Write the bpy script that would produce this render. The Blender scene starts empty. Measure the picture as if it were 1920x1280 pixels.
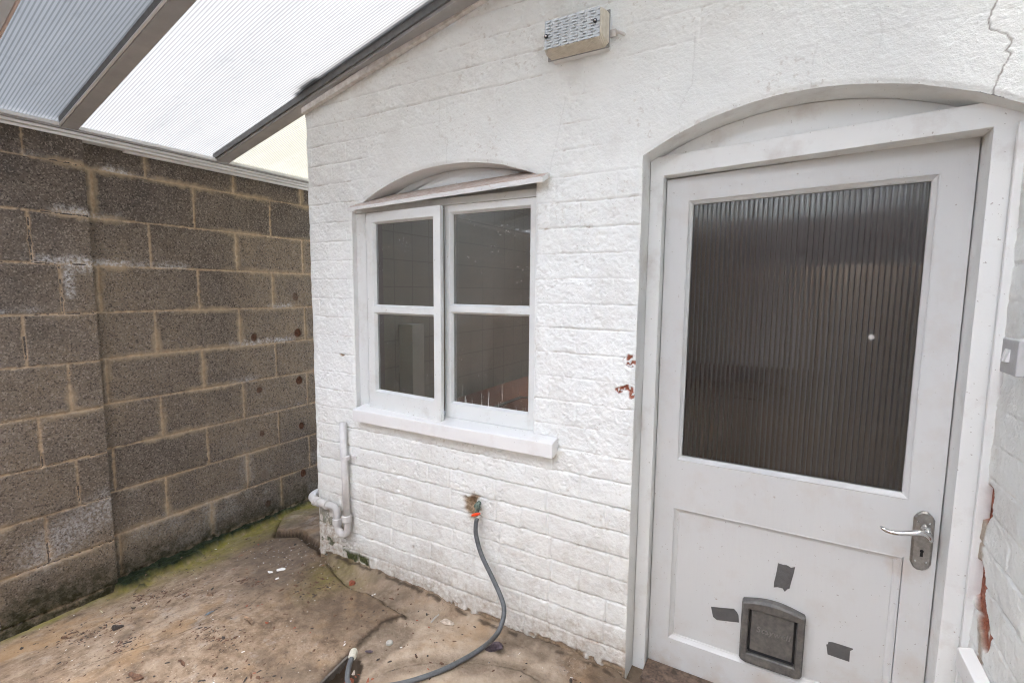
import bpy, math, random
import numpy as np
from mathutils import Vector, Matrix

sc = bpy.context.scene
C = sc.collection
rnd = random.Random(7)
PI = math.pi

# ------------------------------------------------------------------ camera
F, CX, CY, CZ = 915.68, 1.6008, -1.5817, 1.3373
YAW, PITCH, ROLL = 0.5166, -0.1045, 0.0091
fw = Vector((-math.sin(YAW)*math.cos(PITCH), math.cos(YAW)*math.cos(PITCH), math.sin(PITCH)))
r0 = Vector((math.cos(YAW), math.sin(YAW), 0)); u0 = r0.cross(fw)
RT = r0*math.cos(ROLL)+u0*math.sin(ROLL); UP = -r0*math.sin(ROLL)+u0*math.cos(ROLL)
CAM = Vector((CX, CY, CZ))
cd = bpy.data.cameras.new('camera'); cam = bpy.data.objects.new('camera', cd); C.objects.link(cam)
cd.sensor_fit = 'HORIZONTAL'; cd.sensor_width = 36; cd.lens = 36*F/1920
cd.clip_start = .02; cd.clip_end = 2000
M = Matrix.Identity(4)
for i in range(3):
    M[i][0] = RT[i]; M[i][1] = UP[i]; M[i][2] = -fw[i]; M[i][3] = CAM[i]
cam.matrix_world = M
sc.camera = cam

def ray(px, py): return fw+RT*((px-960)/F)-UP*((py-640)/F)
def atY(px, py, y): d = ray(px, py); return CAM+d*((y-CY)/d.y)      # measured point on a wall-parallel plane
def atZ(px, py, z): d = ray(px, py); return CAM+d*((z-CZ)/d.z)
def atX(px, py, x): d = ray(px, py); return CAM+d*((x-CX)/d.x)

# ------------------------------------------------------------------ noise
_T = [np.random.default_rng(100+i).random((256, 256)) for i in range(12)]
def vn(u, v, s, k=0):
    T = _T[k % 12]; a = np.asarray(u)/s+k*17.3; b = np.asarray(v)/s+k*9.7
    i = np.floor(a).astype(int); j = np.floor(b).astype(int); x = a-i; y = b-j
    x = x*x*x*(x*(x*6-15)+10); y = y*y*y*(y*(y*6-15)+10)
    g = lambda p, q: T[p & 255, q & 255]
    return ((g(i, j)*(1-x)+g(i+1, j)*x)*(1-y)+(g(i, j+1)*(1-x)+g(i+1, j+1)*x)*y)*2-1
def fbm(u, v, s, n=4, k=0, g=.5):
    r = 0; a = 1; t = 0
    for i in range(n):
        r = r+a*vn(u, v, s*.5**i, k+i); t += a; a *= g
    return r/t
def ss(e0, e1, x):
    t = np.clip((x-e0)/(e1-e0), 0, 1); return t*t*(3-2*t)
def polydist(u, v, pts):
    d = np.full(np.shape(u), 9.)
    for (a, b), (c, e) in zip(pts[:-1], pts[1:]):
        dx, dy = c-a, e-b; L = dx*dx+dy*dy
        t = np.clip(((u-a)*dx+(v-b)*dy)/L, 0, 1)
        d = np.minimum(d, np.hypot(u-a-t*dx, v-b-t*dy))
    return d
def inpoly(u, v, pts):
    r = np.zeros(np.shape(u), bool); n = len(pts)
    for i in range(n):
        x1, y1 = pts[i]; x2, y2 = pts[(i+1) % n]
        if y1 == y2: continue
        c = ((y1 > v) != (y2 > v)) & (u < (x2-x1)*(v-y1)/(y2-y1)+x1)
        r ^= c
    return r

# ------------------------------------------------------------------ materials
class Mat:
    def __init__(s, name):
        s.m = bpy.data.materials.new(name); s.m.use_nodes = True
        s.t = s.m.node_tree; s.n = s.t.nodes; s.l = s.t.links
        s.b = s.n['Principled BSDF']; s.out = s.n['Material Output']
        s.co = s.n.new('ShaderNodeTexCoord').outputs['Object']
        s.geo = s.n.new('ShaderNodeNewGeometry').outputs['Position']
    def set(s, **k):
        for a, v in k.items():
            s.b.inputs[a.replace('_', ' ')].default_value = v
        return s
    def node(s, typ, **k):
        n = s.n.new(typ)
        for a, v in k.items(): setattr(n, a, v)
        return n
    def noise(s, scale, detail=4, rough=.55, vec=None, stretch=None):
        v = vec or s.geo
        if stretch:
            mp = s.node('ShaderNodeMapping'); mp.inputs['Scale'].default_value = stretch
            s.l.new(v, mp.inputs['Vector']); v = mp.outputs['Vector']
        n = s.node('ShaderNodeTexNoise'); n.inputs['Scale'].default_value = scale
        n.inputs['Detail'].default_value = detail; n.inputs['Roughness'].default_value = rough
        s.l.new(v, n.inputs['Vector']); return n.outputs['Fac']
    def voro(s, scale, feature='F1', out='Distance', vec=None):
        n = s.node('ShaderNodeTexVoronoi'); n.feature = feature; n.inputs['Scale'].default_value = scale
        s.l.new(vec or s.geo, n.inputs['Vector']); return n.outputs[out]
    def ramp(s, fac, *stops):
        n = s.node('ShaderNodeValToRGB'); e = n.color_ramp.elements
        while len(e) < len(stops): e.new(.5)
        for q, (p, c) in zip(e, stops):
            q.position = p; q.color = (c, c, c, 1) if not hasattr(c, '__len__') else (*c, 1)
        s.l.new(fac, n.inputs['Fac']); return n.outputs['Color']
    def mix(s, fac, a, b, mode='MIX'):
        n = s.node('ShaderNodeMix', data_type='RGBA', blend_type=mode)
        for sock, v in ((n.inputs['Factor'], fac), (n.inputs[6], a), (n.inputs[7], b)):
            if hasattr(v, 'is_output'): s.l.new(v, sock)
            elif hasattr(v, '__len__'): sock.default_value = (*v, 1)
            else: sock.default_value = v
        return n.outputs[2]
    def math(s, op, a, b=0.):
        n = s.node('ShaderNodeMath', operation=op)
        for sock, v in zip(n.inputs, (a, b)):
            if hasattr(v, 'is_output'): s.l.new(v, sock)
            else: sock.default_value = v
        return n.outputs[0]
    def schlick(s, f0):
        lw = s.node('ShaderNodeLayerWeight'); lw.inputs['Blend'].default_value = .5
        return s.math('ADD', s.math('MULTIPLY', s.math('POWER', lw.outputs['Facing'], 5.), 1-f0), f0)
    def attr(s, name):
        n = s.node('ShaderNodeAttribute', attribute_name=name); return n.outputs['Fac']
    def col(s, c):
        if hasattr(c, 'is_output'): s.l.new(c, s.b.inputs['Base Color'])
        else: s.b.inputs['Base Color'].default_value = (*c, 1)
        return s
    def bump(s, h, strength=.3, dist=.002):
        n = s.node('ShaderNodeBump'); n.inputs['Strength'].default_value = strength
        n.inputs['Distance'].default_value = dist
        s.l.new(h, n.inputs['Height']); s.l.new(n.outputs['Normal'], s.b.inputs['Normal']); return s

def paint(name, c=(.70, .70, .69), rough=.42, dirt=.25, dirtcol=(.33, .27, .21), specks=True, grain=None, stains=()):
    m = Mat(name); m.set(Roughness=rough)
    d = m.ramp(m.noise(9, 6, .65), (.52, 0), (.78, 1))
    f = m.math('MULTIPLY', d, dirt)
    base = m.mix(m.noise(3.5, 2), tuple(x*.96 for x in c), tuple(min(1, x*1.03) for x in c))
    k = m.mix(f, base, dirtcol)
    if specks:
        sp = m.ramp(m.noise(120, 2, .5), (.715, 0), (.75, 1))
        k = m.mix(m.math('MULTIPLY', sp, .55), k, (.2, .15, .11))
    for (x, y, z), rad, amt in stains:
        dn = m.node('ShaderNodeVectorMath', operation='DISTANCE'); m.l.new(m.geo, dn.inputs[0]); dn.inputs[1].default_value = (x, y, z)
        e = m.math('ADD', m.math('DIVIDE', dn.outputs['Value'], rad), m.math('MULTIPLY', m.noise(14, 6, .7), 1.2))
        k = m.mix(m.math('MULTIPLY', m.ramp(e, (.62, 1), (1.5, 0)), amt), k, dirtcol)
    if stains:
        ch = m.ramp(m.noise(38, 5, .6), (.70, 0), (.72, 1)); k = m.mix(m.math('MULTIPLY', ch, .7), k, (.36, .30, .24))
    m.col(k)
    m.bump(m.noise(60, 5, .6, stretch=grain or (1, 1, 1)), .35 if grain else .25, .003 if grain else .002)
    return m.m

M_white = paint('white_gloss_paint', (.69, .705, .695))
M_whiteold = paint('old_white_paint', (.715, .73, .715), .5, .4)
M_sill = paint('sill_paint', (.78, .78, .77), .5, .28, (.45, .36, .31))
M_frame = paint('frame_paint', (.75, .76, .745), .5, .42, (.36, .28, .23))
M_door = paint('door_paint', (.60, .606, .597), .38, .26, (.46, .37, .29), grain=(1, 1, .12), stains=[((1.93, .13, .56), .14, .42), ((1.85, .13, .12), .24, .34), ((1.27, .13, -.01), .14, .6), ((1.60, .13, .06), .15, .35), ((1.97, .13, .25), .16, .35), ((1.45, .13, -.02), .16, .5)])

def wall_mat():
    m = Mat('painted_brick'); m.set(Roughness=.62)
    base = m.mix(m.ramp(m.noise(5, 5, .6), (.35, 0), (.7, 1)), (.79, .808, .785), (.85, .868, .845))
    g = m.ramp(m.noise(22, 6, .7), (.58, 0), (.8, 1))
    base = m.mix(m.math('MULTIPLY', g, .22), base, (.5, .48, .45))
    sp = m.ramp(m.noise(140, 2, .5), (.70, 0), (.74, 1))
    base = m.mix(m.math('MULTIPLY', sp, .45), base, (.25, .2, .16))
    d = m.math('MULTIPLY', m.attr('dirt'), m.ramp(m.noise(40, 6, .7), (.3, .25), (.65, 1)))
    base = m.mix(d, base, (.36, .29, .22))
    rc = m.ramp(m.noise(90, 5, .7), (.3, (.12, .035, .02)), (.5, (.30, .085, .04)), (.72, (.42, .2, .13)))
    mc = m.ramp(m.noise(110, 5, .7), (.3, (.16, .11, .06)), (.6, (.34, .24, .15)), (.8, (.55, .47, .38)))
    base = m.mix(m.attr('mortar'), base, mc)
    base = m.mix(m.attr('red'), base, rc)
    gc = m.ramp(m.noise(120, 5, .7), (.35, (.012, .016, .006)), (.6, (.09, .10, .03)), (.78, (.4, .36, .25)))
    base = m.mix(m.attr('moss'), base, gc)
    base = m.mix(m.attr('crack'), base, (.12, .085, .05))
    m.col(base)
    h = m.math('ADD', m.noise(110, 6, .65), m.math('MULTIPLY', m.noise(35, 4, .6), 1.2))
    m.bump(h, .9, .0036)
    return m.m
M_wall = wall_mat()

def block_mat():
    m = Mat('concrete_block'); m.set(Roughness=.92)
    m.b.inputs['Specular IOR Level'].default_value = .2
    tone = m.attr('tone')
    c1 = m.mix(tone, (.068, .059, .053), (.245, .19, .132))
    c1 = m.mix(m.ramp(m.noise(7, 5, .65), (.40, 0), (.70, .8)), c1, (.165, .135, .108))
    gr = m.voro(175, 'F1', 'Color')
    sep = m.node('ShaderNodeSeparateColor'); m.l.new(gr, sep.inputs[0])
    c1 = m.mix(m.ramp(sep.outputs[0], (.62, 0), (.98, .6)), c1, (.31, .265, .22))
    c1 = m.mix(m.ramp(sep.outputs[1], (.74, 0), (1.0, .75)), c1, (.032, .025, .023))
    c1 = m.mix(m.ramp(m.noise(120, 4, .75), (.52, 0), (.70, .65)), c1, (.038, .031, .029))
    mt = m.ramp(m.noise(50, 5, .7), (.3, (.28, .19, .115)), (.55, (.43, .32, .21)), (.78, (.56, .46, .35)))
    c1 = m.mix(m.attr('smear'), c1, (.33, .255, .17))
    c1 = m.mix(m.attr('joint'), c1, mt)
    ef = m.math('MULTIPLY', m.attr('salt'), m.ramp(m.noise(75, 6, .75), (.42, 0), (.62, 1)))
    c1 = m.mix(ef, c1, (.55, .54, .53))
    c1 = m.mix(m.attr('stain'), c1, m.ramp(m.noise(60, 4), (.3, (.045, .02, .012)), (.7, (.12, .055, .03))))
    c1 = m.mix(m.attr('pale'), c1, (.17, .13, .10))
    c1 = m.mix(m.math('MULTIPLY', m.attr('damp'), m.ramp(m.noise(30, 5), (.3, .3), (.6, 1))), c1, (.03, .028, .012))
    m.col(c1)
    h = m.math('SUBTRACT', m.noise(130, 5, .75), m.math('MULTIPLY', m.ramp(sep.outputs[1], (.72, 0), (.9, 1)), .8))
    m.bump(h, .6, .0035)
    return m.m
M_block = block_mat()

def floor_mat():
    m = Mat('dirty_concrete'); m.set(Roughness=.88)
    m.b.inputs['Specular IOR Level'].default_value = .25
    a = m.ramp(m.noise(4.5, 7, .62), (.3, (.145, .096, .060)), (.48, (.275, .198, .134)), (.68, (.40, .315, .235)))
    b = m.ramp(m.noise(18, 8, .7), (.36, (.075, .05, .032)), (.5, (.265, .19, .13)), (.72, (.45, .355, .265)))
    c = m.mix(.5, a, b)
    c = m.mix(m.ramp(m.noise(11, 6, .7), (.56, 0), (.75, .6)), c, (.44, .41, .375))
    c = m.mix(m.ramp(m.noise(75, 6, .8), (.53, 0), (.68, .8)), c, (.085, .055, .034))
    c = m.mix(m.ramp(m.noise(95, 3, .7), (.64, 0), (.72, .8)), c, (.58, .50, .40))
    c = m.mix(m.ramp(m.noise(2.6, 5, .65), (.52, 0), (.66, .55)), c, (.40, .245, .115))
    c = m.mix(m.math('MULTIPLY', m.attr('clean'), m.ramp(m.noise(25, 5), (.3, .3), (.7, .9))), c, (.50, .405, .31))
    c = m.mix(m.math('MULTIPLY', m.attr('dark'), m.ramp(m.noise(14, 6, .7), (.3, .3), (.6, 1))), c, (.13, .095, .066))
    gm = m.ramp(m.noise(30, 6, .7), (.3, (.11, .105, .014)), (.6, (.25, .215, .04)), (.8, (.36, .29, .10)))
    c = m.mix(m.math('MULTIPLY', m.attr('algae'), m.ramp(m.noise(16, 6, .7), (.3, .25), (.6, 1))), c, gm)
    c = m.mix(m.attr('moss'), c, m.ramp(m.noise(90, 6, .8), (.4, (.006, .009, .004)), (.75, (.03, .045, .012))))
    c = m.mix(m.attr('crack'), c, (.04, .028, .018))
    m.col(c)
    m.bump(m.math('ADD', m.noise(95, 8, .75), m.noise(25, 4)), .9, .006)
    return m.m
M_floor = floor_mat()

def simple(name, c, rough=.5, metal=0, var=.15, sc_=40, bump=.15, bd=.001, c2=None, **k):
    m = Mat(name); m.set(Roughness=rough, Metallic=metal, **k)
    lo = tuple(x*(1-var) for x in c); hi = c2 or tuple(min(1, x*(1+var)) for x in c)
    m.col(m.mix(m.ramp(m.noise(sc_, 5, .65), (.35, 0), (.68, 1)), lo, hi))
    if bump: m.bump(m.noise(sc_*4, 4), bump, bd)
    return m.m

M_bar = simple('grey_aluminium_bar', (.35, .345, .34), .5, 0, .08, 12, .08)
M_barw = simple('white_plastic_trim', (.72, .72, .71), .45, 0, .06, 12, .05)
M_gasket = simple('grey_gasket_strip', (.16, .165, .165), .6)
M_rubber = simple('black_rubber_gasket', (.03, .03, .032), .6)
M_lead = simple('dark_lead_flashing', (.12, .122, .125), .6, 0, .25, 20)
M_batten = simple('painted_batten', (.58, .53, .48), .6, 0, .15, 30, .2, c2=(.72, .69, .66))
M_pipe = simple('pale_plastic_pipe', (.56, .545, .53), .42, 0, .08, 25, .08)
M_pipepaint = simple('painted_plastic_pipe', (.66, .65, .64), .5, 0, .08, 30, .12)
M_hose = simple('grey_hose', (.105, .112, .118), .55, 0, .2, 60, .2)
M_hosenut = simple('ivory_hose_connector', (.55, .53, .44), .5, 0, .12, 80)
M_tapgreen = simple('verdigris_brass', (.10, .16, .13), .6, .3, .5, 90, .4, c2=(.25, .32, .27))
M_red = simple('red_plastic_lever', (.85, .07, .015), .35, 0, .1, 60, .02)
M_chrome = simple('chrome', (.62, .62, .62), .12, 1, .05, 30, .02)
M_plate = simple('tarnished_plate', (.33, .315, .295), .33, .9, .2, 60, .1)
M_black = simple('keyhole_black', (.008, .008, .008), .8, bump=0)
M_flap = simple('grey_flap_plastic', (.10, .096, .092), .5, 0, .22, 45, .2, c2=(.15, .14, .125))
M_flapin = simple('dark_flap_slot', (.03, .029, .028), .6, bump=0)
M_flaptop = simple('faded_flap_plastic', (.24, .22, .21), .55, 0, .2, 45, .2)
M_tape = simple('grey_tape', (.105, .103, .102), .36, 0, .10, 14, .8, .006)
M_box = simple('grey_switch_plastic', (.45, .45, .45), .4, 0, .06, 50, .05)
M_conn = simple('dark_wood_threshold', (.10, .07, .05), .7, 0, .5, 50, .3, c2=(.22, .15, .11))
M_board = simple('weathered_board', (.10, .088, .075), .85, 0, .4, 35, .5, c2=(.16, .14, .12))
M_stone = simple('pale_stone', (.52, .44, .36), .85, 0, .25, 90, .5)
M_purple = simple('purple_slate_chip', (.085, .062, .075), .7, 0, .35, 120, .4)
M_leaf = simple('dead_leaf', (.11, .055, .03), .8, 0, .5, 120, .4)
M_leafd = simple('dark_leaf', (.035, .025, .02), .8, 0, .4, 120, .4)
M_bark = simple('bark_chip', (.17, .11, .07), .85, 0, .4, 120, .4)
M_blue = simple('blue_grey_shard', (.14, .18, .21), .6, 0, .3, 120, .2)
M_paper = simple('white_flake', (.75, .74, .71), .7, 0, .1, 90, .2)
M_brick = simple('red_brick_chip', (.28, .085, .045), .9, 0, .3, 120, .4)
M_cap = simple('dull_metal_cap', (.48, .47, .43), .45, .4, .2, 120, .2)
M_green = simple('fresh_leaf', (.22, .34, .03), .6, 0, .2, 80, .1)
M_tapehole = simple('old_bronze', (.30, .22, .13), .8, 0, .3, 80)
M_clamp = simple('white_clip', (.68, .67, .66), .5, 0, .05, 30)

def glass_mat():
    m = Mat('dusty_window_glass'); n, l = m.n, m.l
    tr = n.new('ShaderNodeBsdfTransparent'); tr.inputs[0].default_value = (.86, .86, .84, 1)
    gl = n.new('ShaderNodeBsdfGlossy'); gl.inputs['Roughness'].default_value = .02
    mx = n.new('ShaderNodeMixShader'); l.new(m.schlick(.04), mx.inputs[0]); l.new(tr.outputs[0], mx.inputs[1]); l.new(gl.outputs[0], mx.inputs[2])
    df = n.new('ShaderNodeBsdfDiffuse'); df.inputs[0].default_value = (.7, .68, .63, 1)
    sp = m.ramp(m.voro(70), (.12, 1), (.16, 0))
    keep = m.ramp(m.noise(14, 3), (.57, 0), (.63, 1))
    spk = m.math('MULTIPLY', sp, keep)
    run = m.ramp(m.noise(130, 2, stretch=(1, 1, .07)), (.60, 0), (.65, 1))
    low = m.node('ShaderNodeSeparateXYZ'); l.new(m.geo, low.inputs[0])
    lowm = m.math('MULTIPLY', m.ramp(low.outputs[2], (.86, 1), (.99, 0)), m.ramp(low.outputs[0], (.40, 0), (.46, 1)))
    run = m.math('MULTIPLY', run, lowm)
    haze = m.math('MULTIPLY', m.ramp(m.noise(7, 5), (.4, .0), (.75, 1)), .035)
    tot = m.math('ADD', m.math('MAXIMUM', m.math('MULTIPLY', spk, .6), m.math('MULTIPLY', run, .6)), m.math('ADD', haze, .025))
    m2 = n.new('ShaderNodeMixShader'); l.new(tot, m2.inputs[0]); l.new(mx.outputs[0], m2.inputs[1]); l.new(df.outputs[0], m2.inputs[2])
    l.new(m2.outputs[0], m.out.inputs[0]); return m.m
M_glass = glass_mat()

def reed_mat():
    m = Mat('reeded_glass'); n, l = m.n, m.l
    g = n.new('ShaderNodeBsdfGlass'); g.inputs['Color'].default_value = (.80, .78, .75, 1); g.inputs['Roughness'].default_value = .09; g.inputs['IOR'].default_value = 1.5
    df = n.new('ShaderNodeBsdfDiffuse'); df.inputs[0].default_value = (.6, .57, .53, 1)
    sp = m.ramp(m.voro(55), (.05, 1), (.085, 0)); keep = m.ramp(m.noise(16, 3), (.54, 0), (.6, 1))
    big = m.node('ShaderNodeVectorMath', operation='DISTANCE'); l.new(m.geo, big.inputs[0]); big.inputs[1].default_value = tuple(atY(1634, 632, .148))
    blob = m.ramp(m.math('ADD', big.outputs['Value'], m.math('MULTIPLY', m.noise(150), .006)), (.010, 1), (.0125, 0))
    tot = m.math('MAXIMUM', m.math('MULTIPLY', m.math('MULTIPLY', sp, keep), .5), blob)
    tot = m.math('ADD', tot, .035)
    mx = n.new('ShaderNodeMixShader'); l.new(tot, mx.inputs[0]); l.new(g.outputs[0], mx.inputs[1]); l.new(df.outputs[0], mx.inputs[2])
    l.new(mx.outputs[0], m.out.inputs[0]); return m.m
M_reed = reed_mat()

def sheet_mat(name, tint, clear, warm=False):
    # twin-wall plastic: flutes run up the slope; each web lets less light through than the cell beside it
    m = Mat(name); n, l = m.n, m.l
    sx = m.node('ShaderNodeSeparateXYZ'); l.new(m.geo, sx.inputs[0])
    yy = m.math('ADD', sx.outputs[1], m.math('MULTIPLY', sx.outputs[0], .062))
    ph = m.math('MULTIPLY', yy, 2*PI/.0115)
    w = m.math('SINE', ph)
    w01 = m.math('ADD', m.math('MULTIPLY', w, .5), .5)
    rib = m.ramp(w01, (.12, 0), (.62, 1))
    patch = m.ramp(m.noise(2.2, 5, .65, stretch=(.45, 5, 2)), (.34, .78), (.62, 1.0))
    dirt = m.ramp(m.noise(30, 6, .75, stretch=(.5, 1, 1)), (.30, .62), (.46, 1))
    k = m.math('MULTIPLY', patch, dirt)
    col = m.mix(k, tuple(t*.62 for t in tint), tint)
    col = m.mix(rib, m.mix(.72, col, tuple(t*.42 for t in tint)), col)
    tl = n.new('ShaderNodeBsdfTranslucent'); l.new(col, tl.inputs[0])
    df = n.new('ShaderNodeBsdfDiffuse'); l.new(col, df.inputs[0])
    tr = n.new('ShaderNodeBsdfTransparent'); tr.inputs[0].default_value = (*tint, 1)
    gl = n.new('ShaderNodeBsdfGlossy'); gl.inputs['Roughness'].default_value = .2
    a = n.new('ShaderNodeMixShader'); a.inputs[0].default_value = .12; l.new(tl.outputs[0], a.inputs[1]); l.new(df.outputs[0], a.inputs[2])
    b = n.new('ShaderNodeMixShader'); l.new(m.math('MULTIPLY', rib, clear), b.inputs[0]); l.new(a.outputs[0], b.inputs[1]); l.new(tr.outputs[0], b.inputs[2])
    c = n.new('ShaderNodeMixShader'); l.new(m.schlick(.02), c.inputs[0]); l.new(b.outputs[0], c.inputs[1]); l.new(gl.outputs[0], c.inputs[2])
    l.new(c.outputs[0], m.out.inputs[0]); return m.m
M_sheet = sheet_mat('fluted_roof_sheet', (.368, .366, .358), .12)
M_sheetb = sheet_mat('fluted_roof_sheet_bluish', (.228, .235, .239), .10)  # dimmer sheet copy: sky reflection and dark backdrop put into its tint
M_sheetclear = sheet_mat('unseen_clear_roof_sheet', (.98, .985, .99), .75)
M_sheetc = sheet_mat('fluted_roof_sheet_cream', (.40, .39, .35), .10)

def prism_mat():
    m = Mat('prismatic_diffuser'); m.set(Roughness=.2, Metallic=.3)
    m.b.inputs['Specular IOR Level'].default_value = .8
    m.col(m.mix(m.noise(30, 4), (.50, .55, .58), (.66, .69, .70))); return m.m
M_prism = prism_mat()
def prismside_mat():
    m = Mat('yellowed_diffuser_side'); m.set(Roughness=.3)
    sx = m.node('ShaderNodeSeparateXYZ'); m.l.new(m.geo, sx.inputs[0])
    w = m.math('SINE', m.math('MULTIPLY', sx.outputs[0], 2*PI/.0042))
    m.col(m.mix(m.ramp(m.noise(60, 4), (.3, 0), (.7, 1)), (.52, .46, .36), (.66, .60, .50)))
    m.bump(w, .5, .0012); return m.m
M_prismside = prismside_mat()

def tile_mat():
    m = Mat('cream_wall_tiles'); m.set(Roughness=.35)
    sx = m.node('ShaderNodeSeparateXYZ'); m.l.new(m.geo, sx.inputs[0])
    cb = m.node('ShaderNodeCombineXYZ'); m.l.new(m.math('ADD', sx.outputs[1], sx.outputs[0]), cb.inputs[0]); m.l.new(sx.outputs[2], cb.inputs[1])
    br = m.node('ShaderNodeTexBrick'); br.offset = 0; m.l.new(cb.outputs[0], br.inputs['Vector'])
    br.inputs['Scale'].default_value = 1; br.inputs['Brick Width'].default_value = .15; br.inputs['Row Height'].default_value = .15
    br.inputs['Mortar Size'].default_value = .003
    br.inputs['Color1'].default_value = (.33, .31, .24, 1); br.inputs['Color2'].default_value = (.31, .29, .225, 1); br.inputs['Mortar'].default_value = (.24, .225, .17, 1)
    up = m.ramp(sx.outputs[2], (.0, 0), (1, 1))
    m.col(br.outputs['Color']); return m.m
M_tile = tile_mat()
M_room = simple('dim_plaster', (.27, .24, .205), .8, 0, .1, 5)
M_cream = simple('cream_boxing', (.50, .49, .39), .5, 0, .04, 10)
M_worktop = simple('brown_worktop', (.15, .068, .040), .35, 0, .2, 25)
M_steel = simple('sink_steel', (.4, .43, .45), .25, 1, .05, 25)
M_brown = simple('brown_cupboard', (.12, .06, .035), .5, 0, .2, 10)
M_grassfar = simple('bare_ground', (.20, .17, .13), .9, 0, .3, 2)

# ------------------------------------------------------------------ mesh helpers
class MB:
    def __init__(s): s.v = []; s.f = []
    def add(s, vs, fs):
        o = len(s.v); s.v += [tuple(q) for q in vs]; s.f += [tuple(o+i for i in f) for f in fs]; return s
    def box(s, x0, x1, y0, y1, z0, z1):
        return s.add([(x, y, z) for z in (z0, z1) for y in (y0, y1) for x in (x0, x1)],
                     [(0, 2, 3, 1), (4, 5, 7, 6), (0, 1, 5, 4), (2, 6, 7, 3), (0, 4, 6, 2), (1, 3, 7, 5)])
    def hexa(s, p):   # 8 points: bottom ring 4, top ring 4
        return s.add(p, [(3, 2, 1, 0), (4, 5, 6, 7), (0, 1, 5, 4), (1, 2, 6, 5), (2, 3, 7, 6), (3, 0, 4, 7)])
    def plate(s, xs, zs, solid, y0, y1):
        n, k = len(xs), len(zs); idx = {}
        def V(i, j, b):
            if (i, j, b) not in idx: idx[i, j, b] = len(s.v); s.v.append((xs[i], y1 if b else y0, zs[j]))
            return idx[i, j, b]
        S = lambda i, j: 0 <= i < n-1 and 0 <= j < k-1 and solid(i, j)
        for i in range(n-1):
            for j in range(k-1):
                if not S(i, j): continue
                s.f.append((V(i, j, 0), V(i+1, j, 0), V(i+1, j+1, 0), V(i, j+1, 0)))
                s.f.append((V(i, j, 1), V(i, j+1, 1), V(i+1, j+1, 1), V(i+1, j, 1)))
                if not S(i-1, j): s.f.append((V(i, j, 0), V(i, j+1, 0), V(i, j+1, 1), V(i, j, 1)))
                if not S(i+1, j): s.f.append((V(i+1, j, 0), V(i+1, j, 1), V(i+1, j+1, 1), V(i+1, j+1, 0)))
                if not S(i, j-1): s.f.append((V(i, j, 0), V(i, j, 1), V(i+1, j, 1), V(i+1, j, 0)))
                if not S(i, j+1): s.f.append((V(i, j+1, 0), V(i+1, j+1, 0), V(i+1, j+1, 1), V(i, j+1, 1)))
        return s
    def prism(s, pts, axis, a, b):   # polygon pts (2-D) extruded along axis
        n = len(pts)
        def P(q, t): return {'y': (q[0], t, q[1]), 'z': (q[0], q[1], t), 'x': (t, q[0], q[1])}[axis]
        return s.add([P(q, a) for q in pts]+[P(q, b) for q in pts],
                     [tuple(range(n)), tuple(range(2*n-1, n-1, -1))]+[(i, n+i, n+(i+1) % n, (i+1) % n) for i in range(n)])
    def tube(s, path, rad, n=14, cap=True):
        path = [Vector(p) for p in path]; m = len(path)
        R = rad if hasattr(rad, '__len__') else [rad]*m
        t = [(path[min(i+1, m-1)]-path[max(i-1, 0)]).normalized() for i in range(m)]
        a = t[0].orthogonal().normalized(); vs = []
        for i in range(m):
            a = (a-t[i]*a.dot(t[i])).normalized(); b = t[i].cross(a)
            for k in range(n):
                q = 2*PI*k/n; vs.append(path[i]+(a*math.cos(q)+b*math.sin(q))*R[i])
        fs = [(i*n+k, i*n+(k+1) % n, (i+1)*n+(k+1) % n, (i+1)*n+k) for i in range(m-1) for k in range(n)]
        if cap: fs += [tuple(range(n-1, -1, -1)), tuple((m-1)*n+k for k in range(n))]
        return s.add(vs, fs)
    def frame(s, x0, x1, z0, z1, prof):   # mitred moulding round a rectangle; prof = (inset, y) list
        vs = []
        for d, y in prof:
            vs += [(x0+d, y, z0+d), (x1-d, y, z0+d), (x1-d, y, z1-d), (x0+d, y, z1-d)]
        m = len(prof)
        return s.add(vs, [(i*4+k, i*4+(k+1) % 4, (i+1)*4+(k+1) % 4, (i+1)*4+k) for i in range(m-1) for k in range(4)])
    def warp(s, fn): s.v = [tuple(fn(*q)) for q in s.v]; return s
    def build(s, name, mat, parent=None, bevel=0, smooth=False, recalc=True, seg=2):
        me = bpy.data.meshes.new(name); o0 = Vector(parent_loc(parent))
        me.from_pydata([tuple(Vector(q)-o0) for q in s.v], [], s.f)
        if recalc:
            import bmesh
            bm = bmesh.new(); bm.from_mesh(me); bmesh.ops.recalc_face_normals(bm, faces=bm.faces); bm.to_mesh(me); bm.free()
        me.materials.append(mat)
        ob = bpy.data.objects.new(name, me); C.objects.link(ob)
        if parent: ob.parent = parent
        if bevel:
            md = ob.modifiers.new('bevel', 'BEVEL'); md.width = bevel; md.segments = seg; md.limit_method = 'ANGLE'; md.angle_limit = .6
        if smooth or bevel:
            for p in me.polygons: p.use_smooth = True
            if bevel:
                w = ob.modifiers.new('wn', 'WEIGHTED_NORMAL'); w.keep_sharp = False
        if smooth == 'auto':
            for e in me.edges: pass
        return ob
def parent_loc(p):
    v = Vector((0, 0, 0))
    while p: v += p.location; p = p.parent
    return v
def tag(o, label=None, cat=None, group=None, kind=None):
    for k, v in (('label', label), ('category', cat), ('group', group), ('kind', kind)):
        if v: o[k] = v
    return o
def thing(name, label, cat, loc=(0, 0, 0), group=None):
    o = bpy.data.objects.new(name, None); o.empty_display_size = .05; o.location = loc; C.objects.link(o)
    return tag(o, label, cat, group)
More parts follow.
